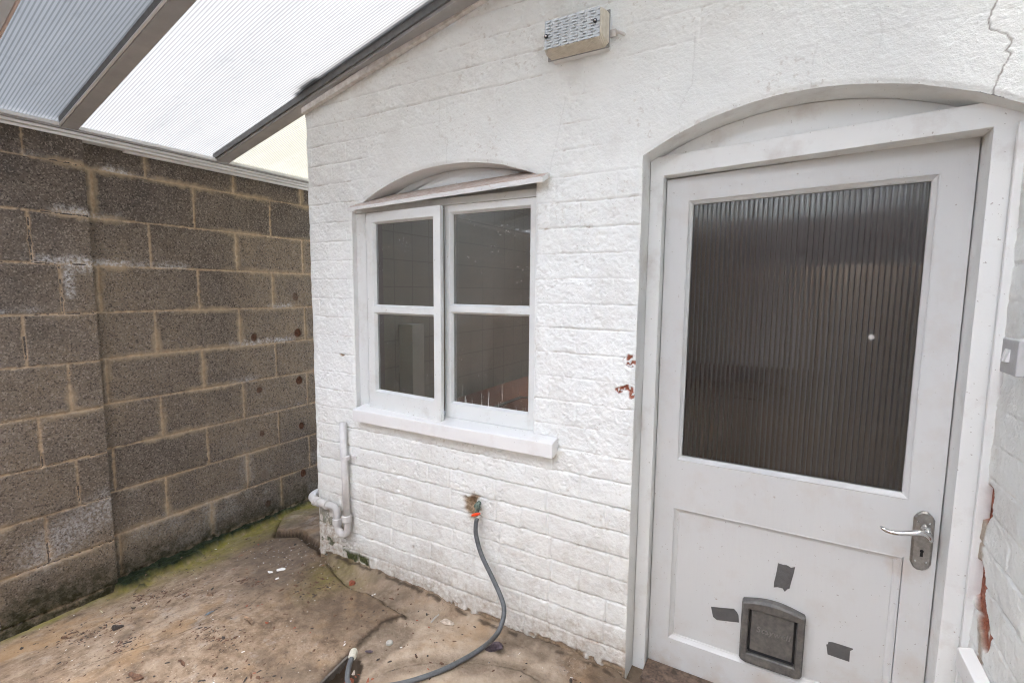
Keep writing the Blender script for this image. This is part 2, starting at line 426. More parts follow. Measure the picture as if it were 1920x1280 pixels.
def catmull(pts, n=8):
    P = [Vector(p) for p in pts]; P = [P[0]*2-P[1]]+P+[P[-1]*2-P[-2]]; out = []
    for i in range(1, len(P)-2):
        a, b, c, d = P[i-1:i+3]
        for k in range(n):
            t = k/n
            out.append(.5*((2*b)+(c-a)*t+(2*a-5*b+4*c-d)*t*t+(3*b-a-3*c+d)*t*t*t))
    return out+[P[-2]]
def hmap(name, U, V, o, eu, ev, en, hfun, mat, parent=None, sd=None, attrs=None, step=.004, smooth=True):
    nu, nv = len(U), len(V)
    u, v = np.meshgrid(U, V, indexing='ij'); u = u.copy(); v = v.copy(); s = None
    if sd is not None:
        s = sd(u, v); e = 1e-4
        gx = (sd(u+e, v)-sd(u-e, v))/(2*e); gy = (sd(u, v+e)-sd(u, v-e))/(2*e)
        g2 = np.maximum(gx*gx+gy*gy, .25); k = np.abs(s) < .62*step
        u = np.where(k, u-s*gx/g2, u); v = np.where(k, v-s*gy/g2, v); s = sd(u, v)
    h = hfun(u, v, s)
    o, eu, ev, en = (np.array(q, float) for q in (o, eu, ev, en))
    o = o-np.array(parent_loc(parent))
    P = o+u[..., None]*eu+v[..., None]*ev+h[..., None]*en
    idx = np.arange(nu*nv).reshape(nu, nv)
    q = np.stack([idx[:-1, :-1], idx[1:, :-1], idx[1:, 1:], idx[:-1, 1:]], -1).reshape(-1, 4)
    if np.dot(np.cross(eu, ev), en) < 0: q = q[:, ::-1]
    if s is not None:
        uc = (u[:-1, :-1]+u[1:, :-1]+u[1:, 1:]+u[:-1, 1:])/4; vc = (v[:-1, :-1]+v[1:, :-1]+v[1:, 1:]+v[:-1, 1:])/4
        q = q[(sd(uc, vc) > 0).reshape(-1)]
    used = np.zeros(nu*nv, bool); used[q.reshape(-1)] = True
    new = np.cumsum(used)-1; q = new[q]; Pv = P.reshape(-1, 3)[used]
    me = bpy.data.meshes.new(name)
    me.vertices.add(len(Pv)); me.vertices.foreach_set('co', Pv.astype(np.float32).ravel())
    me.loops.add(q.size); me.loops.foreach_set('vertex_index', q.ravel().astype(np.int32))
    me.polygons.add(len(q)); me.polygons.foreach_set('loop_start', np.arange(0, q.size, 4, dtype=np.int32))
    me.polygons.foreach_set('loop_total', np.full(len(q), 4, np.int32)); me.update(calc_edges=True)
    me.polygons.foreach_set('use_smooth', np.ones(len(q), bool))
    for n, fn in (attrs or {}).items():
        a = me.attributes.new(n, 'FLOAT', 'POINT')
        a.data.foreach_set('value', np.clip(fn(u, v), 0, 1).reshape(-1)[used].astype(np.float32))
    me.materials.append(mat); me.validate()
    ob = bpy.data.objects.new(name, me); C.objects.link(ob)
    if parent: ob.parent = parent
    return ob

# ================================================================== THE WHITE WALL
WL, DL, RW = -.417, 1.170, 2.056           # wall left end, door opening left side, right return wall
WX0, WX1, WZ0 = -.130, .795, .785          # window opening
def arch_w(x): return 1.825-1.02+np.sqrt(np.maximum(1.02**2-(x-.40)**2, .01))
def arch_d(x): return 1.880-.877+np.sqrt(np.maximum(.877**2-(x-1.61)**2, .01))
def ztop(x): return 2.146+.228*(x+.406)
def wall_sd(u, v):
    n = .0022*fbm(u, v, .07, 3, 3)
    d = np.maximum(DL-u, v-arch_d(u))+n
    w = np.maximum(np.maximum(WX0-u, u-WX1), np.maximum(v-arch_w(u), WZ0-v))+n
    return np.minimum(np.minimum(d, w), np.minimum(ztop(u)-v, u-(WL+.006*fbm(v, v*0, .06, 3, 5))))
COURSE, Z0 = .0868, .6837
_rows = {}
def joints(row):
    if row not in _rows:
        r = random.Random(row*31+5); x = -.60+(.1125 if row % 2 else 0)+r.uniform(-.02, .02); J = [x]
        while x < 2.2:
            x += .113 if r.random() < .27 else .225+r.uniform(-.006, .006); J.append(x)
        _rows[row] = J
    return np.array(_rows[row])
def relief(u, v):
    s = np.ones_like(u)
    up = ss(1.68, 1.80, v+.03*fbm(u, v, .1, 2, 4))
    door = ss(.92, 1.06, u+.02*fbm(u, v, .1, 2, 2))*up
    s = s*(1-.90*door*(1-.45*ss(2.02, 2.1, v)*(1-ss(1.35, 1.5, u))))
    lint = ss(-.02, .10, u)*(1-ss(.84, .875, u-.22*(v-1.75)))*up*(1-ss(1.98, 2.04, v-.05*(u-.4)))
    s = s*(1-.93*lint)
    s = s*(1-.18*ss(1.95, 2.02, v))
    mid = ss(.62, .80, v+.03*fbm(u, v, .2, 2, 6)); s = s*(1-.30*mid)
    return s
CRACK = [(1.97, 2.05), (1.97, 2.007), (1.962, 1.981), (1.958, 1.966), (1.962, 1.948), (1.974, 1.939), (1.993, 1.927), (2.002, 1.909), (1.995, 1.892), (2.005, 1.885), (1.993, 1.857), (1.985, 1.83), (1.978, 1.798)]
HAIR = [[(1.308, 2.095), (1.31, 2.055), (1.309, 2.006), (1.309, 1.95), (1.29, 1.919), (1.274, 1.882)], [(.9, 1.98), (.877, 1.871), (.845, 1.747)],
        [(.366, 2.055), (.365, 1.929), (.404, 1.922), (.401, 1.83)], [(1.75, 2.03), (1.76, 1.98), (1.755, 1.95)], [(1.62, 1.99), (1.615, 1.94)]]
def wob(u, v, k=0): return u+.004*fbm(u, v, .03, 3, k), v+.004*fbm(u, v, .03, 3, k+4)
def m_red(u, v):
    a, b = wob(u, v)
    n = fbm(u, v, .02, 3, 8)
    r = 1-ss(.016, .021, np.hypot((a-1.153)*.9, (b-1.108)*.9)+.007*n)
    r = np.maximum(r, 1-ss(.0065, .011, polydist(a, b, [(1.112, 1.006), (1.14, 1.019), (1.158, 1.012), (1.162, .992)])+.004*n))
    r = np.maximum(r, .5*(1-ss(.003, .006, np.hypot(a+.245, b-1.087))))
    return r*ss(-.18, .12, fbm(u, v, .009, 3, 3)+.20)
def m_mortar(u, v):
    a, b = wob(u, v); n = fbm(u, v, .03, 4, 7)
    r = 1-ss(.026, .044, np.hypot(a-.524, (b-.466)*.72)+.024*n)
    r = np.maximum(r, 1-ss(.006, .012, np.hypot((a+.219)*.6, (b-1.029)*1.4)+.005*n))
    r = np.maximum(r, .9*(1-ss(.004, .02, v-.012*n-.002))*ss(.0, .3, n+.2))
    r = np.maximum(r, .5*(1-ss(.0, .012, np.hypot(a-.205, b-.2))))
    return r
def m_moss(u, v):
    n = fbm(u, v, .05, 5, 2)
    r = ss(-.05, .25, n+.35-6*np.abs(v-.035-.28*(-.15-u)*0))*ss(-.25, -.235, u)*(1-ss(-.075, -.06, u))*(1-ss(.058, .085, v+.02*n))
    r = np.maximum(r, .85*ss(.18, .32, n)*(1-ss(-.24, -.2, u))*(1-ss(.1, .38, v)))
    return r
def m_dirt_shade(u, v):
    n = fbm(u, v, .16, 5, 1); m = fbm(u, v, .5, 3, 6)
    r = (1-ss(.0, .22, v+.10*n))*.55+.20*(1-ss(.2, .75, v+.12*m))
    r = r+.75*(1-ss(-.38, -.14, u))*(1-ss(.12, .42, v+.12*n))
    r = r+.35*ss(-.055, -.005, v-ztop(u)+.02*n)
    r = r+.12*ss(.1, .5, n)+.16*(1-ss(.4, .75, v))*ss(-.1, .35, fbm(u, v, .06, 4, 8))
    r = r+.4*(1-ss(.02, .075, np.hypot(u-.54, v-.45)+.03*n))
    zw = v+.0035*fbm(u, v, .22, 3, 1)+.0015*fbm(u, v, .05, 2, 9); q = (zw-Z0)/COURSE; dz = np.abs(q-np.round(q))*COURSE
    r = r+.75*(1-ss(.0008, .0026, dz+.002*fbm(u, v, .02, 2, 6)))*ss(.10, .30, fbm(u, v, .05, 3, 4)+.1*ss(1.8, 2.0, v))*relief(u, v)  # sparse grime along joints, doubling as their painted shadow lines
    r = r+.35*ss(.44, .54, fbm(u, v, .013, 3, 9))*ss(0, .3, fbm(u, v, .2, 3, 7))
    return r
def m_crack(u, v):
    a = u+.0025*fbm(u, v, .012, 2, 3); b = v+.0025*fbm(u, v, .012, 2, 5)
    return .72*(1-ss(.0004, .0026, polydist(a, b, CRACK)))
def m_hair(u, v):
    a, b = wob(u, v, 2); d = np.full(u.shape, 9.)
    for h in HAIR: d = np.minimum(d, polydist(a, b, h))
    return 1-ss(.0005, .0035, d)
def brick_relief(u, v, z0, course, joint_fn):
    zw = v+.0035*fbm(u, v, .22, 3, 1)+.0015*fbm(u, v, .05, 2, 9)
    q = (zw-z0)/course; row = np.floor(q).astype(int); fz = q-row
    dz = np.minimum(fz, 1-fz)*course
    dx = np.full(u.shape, 9.); bid = np.zeros(u.shape); uw = u+.003*fbm(u, v, .05, 2, 4)
    for r in np.unique(row):
        k = row == r; J = joint_fn(int(r)); i = np.clip(np.searchsorted(J, uw[k]), 1, len(J)-1)
        dx[k] = np.minimum(np.abs(uw[k]-J[i-1]), np.abs(uw[k]-J[i])); bid[k] = (i*7919+int(r)*104729) % 997/997.
    fill = .32+.68*ss(-.16, .14, fbm(u, v, .11, 3, 8)+.35*(1-ss(.6, .8, v))+.12*ss(1.9, 2.0, v)); hz = 1-(1-ss(.0010, .0052, dz+.0026*fbm(u, v, .025, 3, 2)))*fill; hx = 1-(1-ss(.001, .0055, dx+.0018*fbm(u, v, .03, 3, 7)))*fill*fill
    face = (bid-.5)*.0042+(fz-.5)*((bid*7.3 % 1)-.62)*.0085
    face = face+.0007*np.cos((fz-.5)*PI)
    return -.0095*(1-hz)-.0050*(1-hx)*hz+face*hz, bid
def wall_h(u, v, s):
    S = relief(u, v)
    b, bid = brick_relief(u, v, Z0, COURSE, joints)
    low = 1-ss(.6, .75, v)
    lump = .0034*fbm(u, v, .09, 4, 0)+.0036*fbm(u, v, .028, 4, 5)+.0018*fbm(u, v, .009, 2, 10)
    rid = np.abs(fbm(u, v, .06, 4, 11)); lump = lump+.0042*np.maximum(0, .16-rid)/.16*(1-.75*low)*ss(-.1, .3, fbm(u, v, .2, 3, 2))*.8
    h = b*S*(.75+.35*low)+lump*(.18+.82*S)*(.55+.45*(1-low))
    h = h-.0038*S*ss(.28, .50, fbm(u, v, .022, 3, 1))*ss(-.15, .25, fbm(u, v, .25, 3, 6))
    h = h-.003*m_crack(u, v)-.0008*m_hair(u, v)-.006*np.minimum(1, m_red(u, v))-.010*m_mortar(u, v)-.022*(1-ss(.014, .028, np.hypot(u-.525, (v-.476))+.006*fbm(u, v, .02, 3, 2)))
    h = h+.004*m_moss(u, v)*fbm(u, v, .02, 3, 3)
    edge = ss(0, .014, np.minimum(s, .1))
    edge = np.where(ztop(u)-v < .02, 1, edge)
    return h*edge-.004*(1-edge)
wall = thing('house_wall', 'whitewashed brick house wall with arched window and door openings', 'wall', (.4, 0, 0))
ST = .0027
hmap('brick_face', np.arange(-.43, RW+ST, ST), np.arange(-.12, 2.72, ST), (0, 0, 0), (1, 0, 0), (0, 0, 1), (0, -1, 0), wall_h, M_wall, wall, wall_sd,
     dict(red=m_red, mortar=m_mortar, moss=m_moss, dirt=m_dirt_shade, crack=lambda u, v: np.maximum(m_crack(u, v), .10*m_hair(u, v))), ST)
def strip(name, prof, y0, y1, parent, mat, ny=14, dirt=.2):
    P = np.array(prof); ys = np.linspace(y0, y1, ny); mb = MB(); n = len(P)
    T = np.gradient(P, axis=0); N = np.stack([-T[:, 1], T[:, 0]], 1); N /= np.linalg.norm(N, axis=1)[:, None]+1e-9
    L = np.concatenate([[0], np.cumsum(np.linalg.norm(np.diff(P, axis=0), axis=1))])
    for j, y in enumerate(ys):
        w = .0026*fbm(L, np.full(n, y), .05, 3, 3)*(0 if j == 0 else 1)
        for i in range(n): mb.v.append((P[i, 0]+N[i, 0]*w[i], y, P[i, 1]+N[i, 1]*w[i]))
    mb.f = [(j*n+i, j*n+i+1, (j+1)*n+i+1, (j+1)*n+i) for j in range(ny-1) for i in range(n-1)]
    return mb.build(name, mat, parent, smooth=True, recalc=False)
xs = np.linspace(DL, RW, 90)
prof = [(DL, z) for z in np.linspace(-.12, float(arch_d(DL)), 60)][:-1]+[(x, float(arch_d(x))) for x in xs]
M_reveal = paint('reveal_paint', (.745, .755, .74), .7, .35, (.34, .27, .22))
strip('door_reveal', prof, .003, .16, wall, M_reveal)
xs = np.linspace(WX0, WX1, 70)
prof = [(WX0, z) for z in np.linspace(WZ0, float(arch_w(WX0)), 40)][:-1]+[(x, float(arch_w(x))) for x in xs]+[(WX1, z) for z in np.linspace(float(arch_w(WX1)), WZ0, 40)][1:]
strip('window_reveal', prof, .003, .16, wall, M_reveal)
# the rest of the house shell: left flank and inner leaf, open where the room begins
sh = MB()
sh.box(WL+.006, WL+.09, .012, 2.6, -.3, 2.12)
sh.build('flank_wall', M_whiteold, wall)

# ================================================================== BLOCK WALL
XB, YB, AL = -1.3021, -.5043, .0191
es = (math.sin(AL), math.cos(AL), 0); en = (math.cos(AL), -math.sin(AL), 0)
ZB = 1.8858
def bj(row):   # row 0 lies under mortar line at ZB; joints along the wall
    off = .0 if row % 2 == 0 else .225
    return off+.45*np.arange(-8, 9)
def blocks(u, v, jf, edge=None):
    zw = v+.003*fbm(u, v, .3, 3, 2)
    q = (ZB-zw)/.225; row = np.floor(q).astype(int); fz = q-row; dz = np.minimum(fz, 1-fz)*.225
    dx = np.full(u.shape, 9.); bid = np.zeros(u.shape); uw = u+.003*fbm(u, v, .15, 3, 5)
    for r in np.unique(row):
        k = row == r; J = jf(int(r)); i = np.clip(np.searchsorted(J, uw[k]), 1, len(J)-1)
        dx[k] = np.minimum(np.abs(uw[k]-J[i-1]), np.abs(uw[k]-J[i])); bid[k] = (i*7919+int(r)*104729+13) % 997/997.
    return dz, dx, fz, bid, row
HOLES = [(.551, 1.278, .6, .022, .028), (.254, 1.029, .9, .022, .026), (.562, 1.037, 1, .026, .03), (.272, .695, .8, .020, .022), (.560, .712, 1, .026, .030),
         (.278, .412, .7, .017, .021), (.564, .393, 1, .022, .025), (.284, .141, -.8, .026, .030), (.563, .056, 1, .023, .028), (.296, -.065, .7, .02, .024), (.248, 1.32, -.25, .022, .028)]
def holes(u, v, sgn):
    r = np.zeros(u.shape)
    for y, z, a, ru, rv in HOLES:
        if a*sgn > 0:
            s = (y-YB)/math.cos(AL); n = .12*fbm(u, v, .02, 2, 1)
            r = np.maximum(r, abs(a)*(1-ss(.85, 1.05, np.hypot((u-s)/ru, (v-z)/rv)+n)))
    return r
def mk_block(jf, pier=False):
    def geo(u, v):
        dz, dx, fz, bid, row = blocks(u, v, jf); n = fbm(u, v, .02, 3, 3)
        d = np.minimum(dz, dx); return dz, dx, fz, bid, row, n, d
    def joint(u, v):
        dz, dx, fz, bid, row, n, d = geo(u, v); n2 = fbm(u, v, .012, 3, 6)
        return np.maximum(1-ss(.0024, .0066, dz+.0042*n+.002*n2), 1-ss(.0030, .0082, dx+.005*n+.002*n2))*(.72+.28*ss(-.3, .2, fbm(u, v, .2, 3, 5)))
    def smear(u, v):
        dz, dx, fz, bid, row, n, d = geo(u, v); g = fbm(u, v, .25, 3, 7)
        return (1-ss(.006, .028, d+.012*n))*ss(-.25, .3, g)*.85
    def salt(u, v):
        dz, dx, fz, bid, row, n, d = geo(u, v); g = fbm(u, v, .35, 3, 4)
        low = (1-fz)*.225
        r = (1-ss(.008, .045, low+.02*n))*ss(.05, .35, g)*.9*ss(.2, 1.0, v)
        if pier:
            a = u-(-.16); r = np.maximum(r, .55*(1-ss(.02, .12, polydist(u, v, [(-.30, .14), (-.20, .20), (-.10, .24), (-.05, .27)])+.03*n)))
            r = np.maximum(r, .9*(1-ss(.01, .05, polydist(u, v, [(-.12, 1.445), (-.05, 1.44)])+.012*n)))
            r = np.maximum(r, .8*(1-ss(.006, .028, polydist(u, v, [(-.128, 1.40), (-.13, 1.30)])+.01*n)))
        else:
            r = np.maximum(r, .25*ss(.15, .5, fbm(u, v, .12, 4, 8))*(1-ss(.2, .5, v)))
        return r
    def tone(u, v):
        dz, dx, fz, bid, row, n, d = geo(u, v)
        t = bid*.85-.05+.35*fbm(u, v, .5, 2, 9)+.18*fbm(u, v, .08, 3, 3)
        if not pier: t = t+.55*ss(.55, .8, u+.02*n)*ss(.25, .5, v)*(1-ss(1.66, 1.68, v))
        return t
    def damp(u, v): return (1-ss(-.12, .08, v+.05*fbm(u, v, .1, 3, 2)+(.0 if pier else .05)))
    def h(u, v, s):
        dz, dx, fz, bid, row, n, d = geo(u, v)
        hh = .0022*fbm(u, v, .014, 3, 1)+.002*fbm(u, v, .1, 3, 5)+(bid-.5)*.003
        j = joint(u, v); hh = hh*(1-.6*j)-.0048*j
        if pier: hh = hh-.02*(1-ss(0, .006, -u-.0205))*0
        else: hh = hh-.006*holes(u, v, 1)+.001*holes(u, v, -1)
        return hh
    A = dict(joint=joint, smear=smear, salt=salt, tone=tone, damp=damp)
    if not pier: A.update(stain=lambda u, v: holes(u, v, 1), pale=lambda u, v: holes(u, v, -1))
    return h, A
bw = thing('block_wall', 'dark grey concrete block boundary wall with tan mortar joints', 'wall', (XB, 0, 0))
h, A = mk_block(bj)
U = np.concatenate([np.arange(-.10, 1.36, .0052), np.arange(1.37, 2.4, .06)])
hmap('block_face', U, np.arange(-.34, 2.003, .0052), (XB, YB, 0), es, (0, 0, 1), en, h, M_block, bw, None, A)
PX = .052                                   # the pier stands this far proud of the wall
PJ = {0: [-.48], 1: [-.250], 2: [-.160], 3: [-.296], 4: [-.160], 5: [-.277], 6: [-.160], 7: [-.285], 8: [-.46], -1: [-.247]}
def pj(row):
    b = PJ.get(row, [-.2])[0]; return np.array([b-.45*k for k in range(8, 0, -1)]+[b, .5])
h, A = mk_block(pj, True)
PE = -.0405
U = np.concatenate([np.arange(-4.3, -.62, .05), np.arange(-.6, PE, .0052), [PE]])
pr = hmap('pier', U, np.arange(-.34, 2.003, .0052), (XB+PX*en[0], YB+PX*en[1], 0), es, (0, 0, 1), en, h, M_block, bw, None, A)
bb = MB()      # body behind the faces
def wpt(s, d, z): return (XB+es[0]*s+en[0]*d, YB+es[1]*s+en[1]*d, z)
bb.hexa([wpt(-4.3, -.2, -.34), wpt(2.4, -.2, -.34), wpt(2.4, -.012, -.34), wpt(-4.3, -.012, -.34), wpt(-4.3, -.2, 2.0), wpt(2.4, -.2, 2.0), wpt(2.4, -.012, 2.0), wpt(-4.3, -.012, 2.0)])
bb.hexa([wpt(-4.3, -.011, -.34), wpt(PE, -.011, -.34), wpt(PE, PX-.004, -.34), wpt(-4.3, PX-.004, -.34), wpt(-4.3, -.011, 2.0), wpt(PE, -.011, 2.0), wpt(PE, PX-.004, 2.0), wpt(-4.3, PX-.004, 2.0)])
core = bb.build('core', M_block, bw)

# ================================================================== RIGHT RETURN WALL
def rj(row):
    return np.arange(-4, 1, .225)+(.1125 if row % 2 else 0)+.04
RED_R = [([(.045, .84), (.052, .80), (.05, .80)], .024), ([(.050, .635), (.03, .59), (.0, .55), (-.03, .52)], .032), ([(.062, 1.15), (.064, 1.09)], .004), ([(.07, 1.53), (.068, 1.50)], .004)]
def r_red(u, v):
    n = fbm(u, v, .02, 3, 2); d = np.full(u.shape, 9.)
    for pts, w in RED_R: d = np.minimum(d, polydist(u+.030, v, pts)-w)
    return 1-ss(-.004, .005, d+.006*n-.003)
def r_mort(u, v):
    n = fbm(u, v, .03, 3, 6)
    return np.maximum((1-ss(.0, .02, polydist(u+.030, v, [(.05, .83), (.055, .70), (.03, .55), (-.02, .44)])-.008+.016*n))*.8, 0)
def right_h(u, v, s):
    b, bid = brick_relief(u, v, Z0+.03, COURSE, rj)
    return b*.45+.0018*fbm(u, v, .08, 4, 2)+.0015*fbm(u, v, .02, 3, 5)-.012*r_red(u, v)
rw = thing('return_wall', 'white painted brick side wall with broken patches showing red brick', 'wall', (RW, 0, 0))
U = np.concatenate([np.arange(-5.0, -.36, .04), np.arange(-.35, .16, .0035)])
hmap('brick_face', U, np.arange(-.12, 2.72, .0035), (RW, 0, 0), (0, 1, 0), (0, 0, 1), (-1, 0, 0), right_h, M_wall, rw, None,
     dict(red=lambda u, v: r_red(u, v)*ss(-.6, -.25, fbm(u, v, .03, 3, 9)+.15), mortar=r_mort, dirt=lambda u, v: .25*ss(.0, .5, fbm(u, v, .12, 4, 3))+.2*(1-ss(.3, .9, v))))
MB().box(RW+.03, RW+.2, -5.0, .16, -.12, 2.72).build('core', M_whiteold, rw)

# ================================================================== FLOOR
def base_z(x): 
    t = np.clip((-.30-x)/1.0, -.2, 1.1); return -.185*np.where(t > .1, t, np.where(t > -.1, (t+.1)**2/.4, 0))
BL = [(.31, -.9), (.283, -.60), (.262, -.45), (.247, -.36), (.240, -.227), (.288, -.146)]
FIL = [(.288, -.146), (.16, -.135), (.048, -.12), (-.07, -.128), (-.18, -.10), (-.30, -.05)]
CL = [(.36, -.70), (.385, -.52), (.42, -.42), (.47, -.346), (.55, -.28), (.643, -.229), (.74, -.18), (.84, -.150), (1.0, -.17), (1.2, -.22)]
CL2 = [(.70, -.33), (.80, -.25), (.93, -.20), (1.1, -.15)]
FLAG = [(-1.05, .20), (-.97, .13), (-.80, .165), (-.60, .09), (-.40, .015), (-.40, 1.0), (-1.2, 1.0), (-1.2, .34)]
FCR = [(-.86, .17), (-.74, .30), (-.58, .34), (-.42, .30)]
PIT = [(.275, -.40), (.262, -.47), (.285, -.62), (.30, -.80), (.40, -.80), (.395, -.60), (.37, -.47), (.33, -.41)]
TH = [(-.62, -.95), (-.45, -.70), (-.38, -.55), (-.33, -.43), (-.36, -.36)]
def right_side(u, v):   # beyond the slab's edge
    return inpoly(u, v, BL+[(.16, -.135), (.048, -.12), (-.07, -.128), (-.18, -.10), (-.30, -.05), (-.36, .0), (-.36, .2), (3, .2), (3, -.9)])
def floor_h(u, v, s):
    z = base_z(u)+.0045*fbm(u, v, .35, 4, 1)+.0032*fbm(u, v, .05, 4, 4)+.0016*fbm(u, v, .016, 2, 7)
    uw, vw = u+.008*fbm(u, v, .08, 3, 2), v+.008*fbm(u, v, .08, 3, 5)
    R = right_side(uw, vw); db = polydist(uw, vw, BL); df = polydist(uw, vw, FIL)
    z = z-np.where(R, .020*ss(0, .010, np.minimum(db, df)+.006*fbm(u, v, .02, 3, 6)), 0)
    z = z-.008*(1-ss(.002, .012, np.minimum(db, df)))
    z = z+np.where(R & (u < .5), .030*ss(-.11, 0.01, v)*(1-ss(.3, .5, u))+.010*fbm(u, v, .05, 4, 9)*ss(-.16, -.05, v)*(1-ss(.25, .5, u)), 0)
    z = z+.02*ss(-.045, 0, v)*ss(-.42, -.3, u)*(1-ss(1.1, 1.2, u))*(.7+.2*fbm(u, v, .05, 3, 3))
    C_ = inpoly(uw, vw, CL+[(1.5, -1.2), (.36, -1.2)]); dc = polydist(uw, vw, CL)
    z = z+np.where(C_ & R, .007*ss(0, .008, dc), -.003*(1-ss(0, .01, dc)))
    z = z-.003*(1-ss(.001, .007, polydist(uw, vw, CL2)))
    P = inpoly(uw, vw, PIT); dp = polydist(uw, vw, PIT+PIT[:1]); z = z-np.where(P, .055*ss(0, .02, dp)-.008*fbm(u, v, .03, 3, 2), 0)
    # raised flagstone by the house corner
    FL = inpoly(uw, vw, FLAG); dl = polydist(uw, vw, FLAG+FLAG[:1])
    z = z+np.where(FL, .034*ss(0, .010, dl)+.006*fbm(u, v, .09, 4, 6)+.003*fbm(u, v, .02, 3, 1), -.014*(1-ss(0, .03, dl)))
    z = z-np.where(FL, .02*(1-ss(.002, .009, polydist(uw, vw, FCR))), 0)
    # moss bank along the block wall and the gutter in front of it
    m = m_fmoss(u, v); z = z+m*(.040+.018*fbm(u, v, .03, 4, 8))
    z = z-.0015*(1-ss(.0008, .003, polydist(uw, vw, TH)))
    z = np.where((v > .008) & (u > 1.16), np.minimum(z, -.034), z)
    return z
def wallx(v): return XB+math.tan(AL)*(v-YB)
def m_fmoss(u, v):
    d = u-wallx(v); n = fbm(u, v, .09, 4, 2)
    w = .05+.15*(1-ss(-.40, .12, v))+.06*n
    w = w*ss(-.58, -.53, v)
    return (1-ss(.55, .95, d/np.maximum(w, 1e-3)+.35*fbm(u, v, .04, 4, 5)))*(1-ss(.45, .75, v))*np.where(w > .003, 1, 0)
def m_algae(u, v):
    d = u-wallx(v); n = fbm(u, v, .2, 4, 6)
    r = (1-ss(.08, .36, d+.13*n))*ss(-.75, -.5, v)*1.0
    d2 = u-wallx(v)-PX; r = np.maximum(r, .8*(1-ss(.01, .09, d2+.05*n)))
    r = np.maximum(r, .5*(1-ss(.02, .25, np.hypot(u+.2, v+.12)+.1*n)))
    return r
def m_dark(u, v):
    n = fbm(u, v, .25, 4, 3)
    r = .95*(1-ss(.08, .34, polydist(u, v, [(-.9, .05), (-.5, -.1), (-.2, -.2), (.1, -.2)])+.15*n))
    r = np.maximum(r, .8*ss(.2, .45, n)); 
    r = np.maximum(r, .7*(1-ss(.01, .06, polydist(u, v, CL)+.04*n)))
    r = np.maximum(r, .9*(1-ss(.0, .05, polydist(u, v, FIL)+.03*n)))
    return r
def m_fcrack(u, v):
    uw, vw = u+.008*fbm(u, v, .08, 3, 2), v+.008*fbm(u, v, .08, 3, 5); n = fbm(u, v, .03, 3, 1)
    r = .85*(1-ss(.001, .010, np.minimum(polydist(uw, vw, BL), polydist(uw, vw, FIL))+.005*n))
    r = np.maximum(r, .6*(1-ss(.0005, .006, polydist(uw, vw, CL)+.004*n)))
    r = np.maximum(r, .5*(1-ss(.0005, .004, polydist(uw, vw, CL2)+.004*n)))
    r = np.maximum(r, .7*(1-ss(.0005, .004, polydist(uw, vw, TH)+.002*n)))
    FL = inpoly(uw, vw, FLAG); dl = polydist(uw, vw, FLAG+FLAG[:1])
    r = np.maximum(r, np.where(FL, 1-ss(.002, .007, dl), 1-ss(.004, .022, dl))*.9)
    r = np.maximum(r, .9*np.where(FL, 1-ss(.001, .007, polydist(uw, vw, FCR)+.004*n), 0))
    r = np.maximum(r, .75*inpoly(uw, vw, PIT))
    r = np.maximum(r, .8*(1-ss(.002, .010, np.abs(v+.012+.008*n)))*ss(-.35, -.25, u)*(1-ss(1.14, 1.16, u))*ss(-.2, .1, fbm(u, v, .05, 3, 8)))
    return r
U = np.concatenate([np.arange(-1.42, 1.35, .0058), np.arange(1.36, 2.3, .03)])
V = np.concatenate([np.arange(-4.9, -1.15, .05), np.arange(-1.14, .85, .0058), np.arange(.86, 2.5, .05)])
fl = hmap('concrete_floor', U, V, (0, 0, 0), (1, 0, 0), (0, 1, 0), (0, 0, 1), floor_h, M_floor, None, None,
     dict(moss=m_fmoss, algae=m_algae, dark=m_dark, crack=m_fcrack, clean=lambda u, v: right_side(u, v)*ss(-.2, .1, fbm(u, v, .3, 3, 1)+.2)))
tag(fl, kind='structure')
def fz(x, y): 
    a = np.array([[x]]); b = np.array([[y]]); return float(floor_h(a, b, None)[0, 0])
g = MB().add([(-60, -60, -.36), (60, -60, -.36), (60, 60, -.36), (-60, 60, -.36)], [(0, 1, 2, 3)]).build('ground', M_grassfar); tag(g, kind='structure')

# ================================================================== DOOR
k_ = (.135-CY)/(.115-CY)
def dx_(x): return CX+(x-CX)*k_
def dz_(z): return CZ+(z-CZ)*k_
DX0, DX1, DZ0, DZ1 = dx_(1.2218), dx_(1.9939), -.030, dz_(1.7204)
GX0, GX1, GZ0, GZ1 = dx_(1.2912), dx_(1.9222), dz_(.762), dz_(1.6435)
QX0, QX1, QZ0, QZ1 = dx_(1.2877), dx_(1.9199), dz_(.1051), dz_(.5941)
YD = .135
skew = lambda x, y, z: (x, y, z+(.016*(x-1.62)/.39*np.clip((z-1.50)/.2, 0, 1)))
door = thing('door', 'white half-glazed back door with ribbed glass under the arch', 'door', (1.6, YD, -.03))
lf = MB().plate([DX0, GX0, GX1, DX1], [DZ0, QZ0, QZ1, GZ0, GZ1, DZ1], lambda i, j: not (i == 1 and j in (1, 3)), YD, YD+.042).warp(skew)
lf.build('leaf', M_door, door, bevel=.0015)
md = MB().frame(GX0, GX1, GZ0, GZ1, [(-.0005, YD+.0003), (.003, YD-.0012), (.006, YD+.003), (.010, YD+.007), (.0125, YD+.009), (.0155, YD+.0125), (.0155, YD+.03)])
for i in range(len(md.v)): md.v[i] = skew(*md.v[i])
md.build('glazing_bead', M_door, door, recalc=True)
md = MB().frame(QX0, QX1, QZ0, QZ1, [(-.0005, YD+.0003), (.003, YD-.001), (.007, YD+.004), (.013, YD+.009), (.017, YD+.0105), (.019, YD+.014), (.019, YD+.02)])
md.build('panel_moulding', M_door, door)
MB().box(QX0-.01, QX1+.01, YD+.0135, YD+.026, QZ0-.01, QZ1+.01).build('lower_panel', M_door, door)
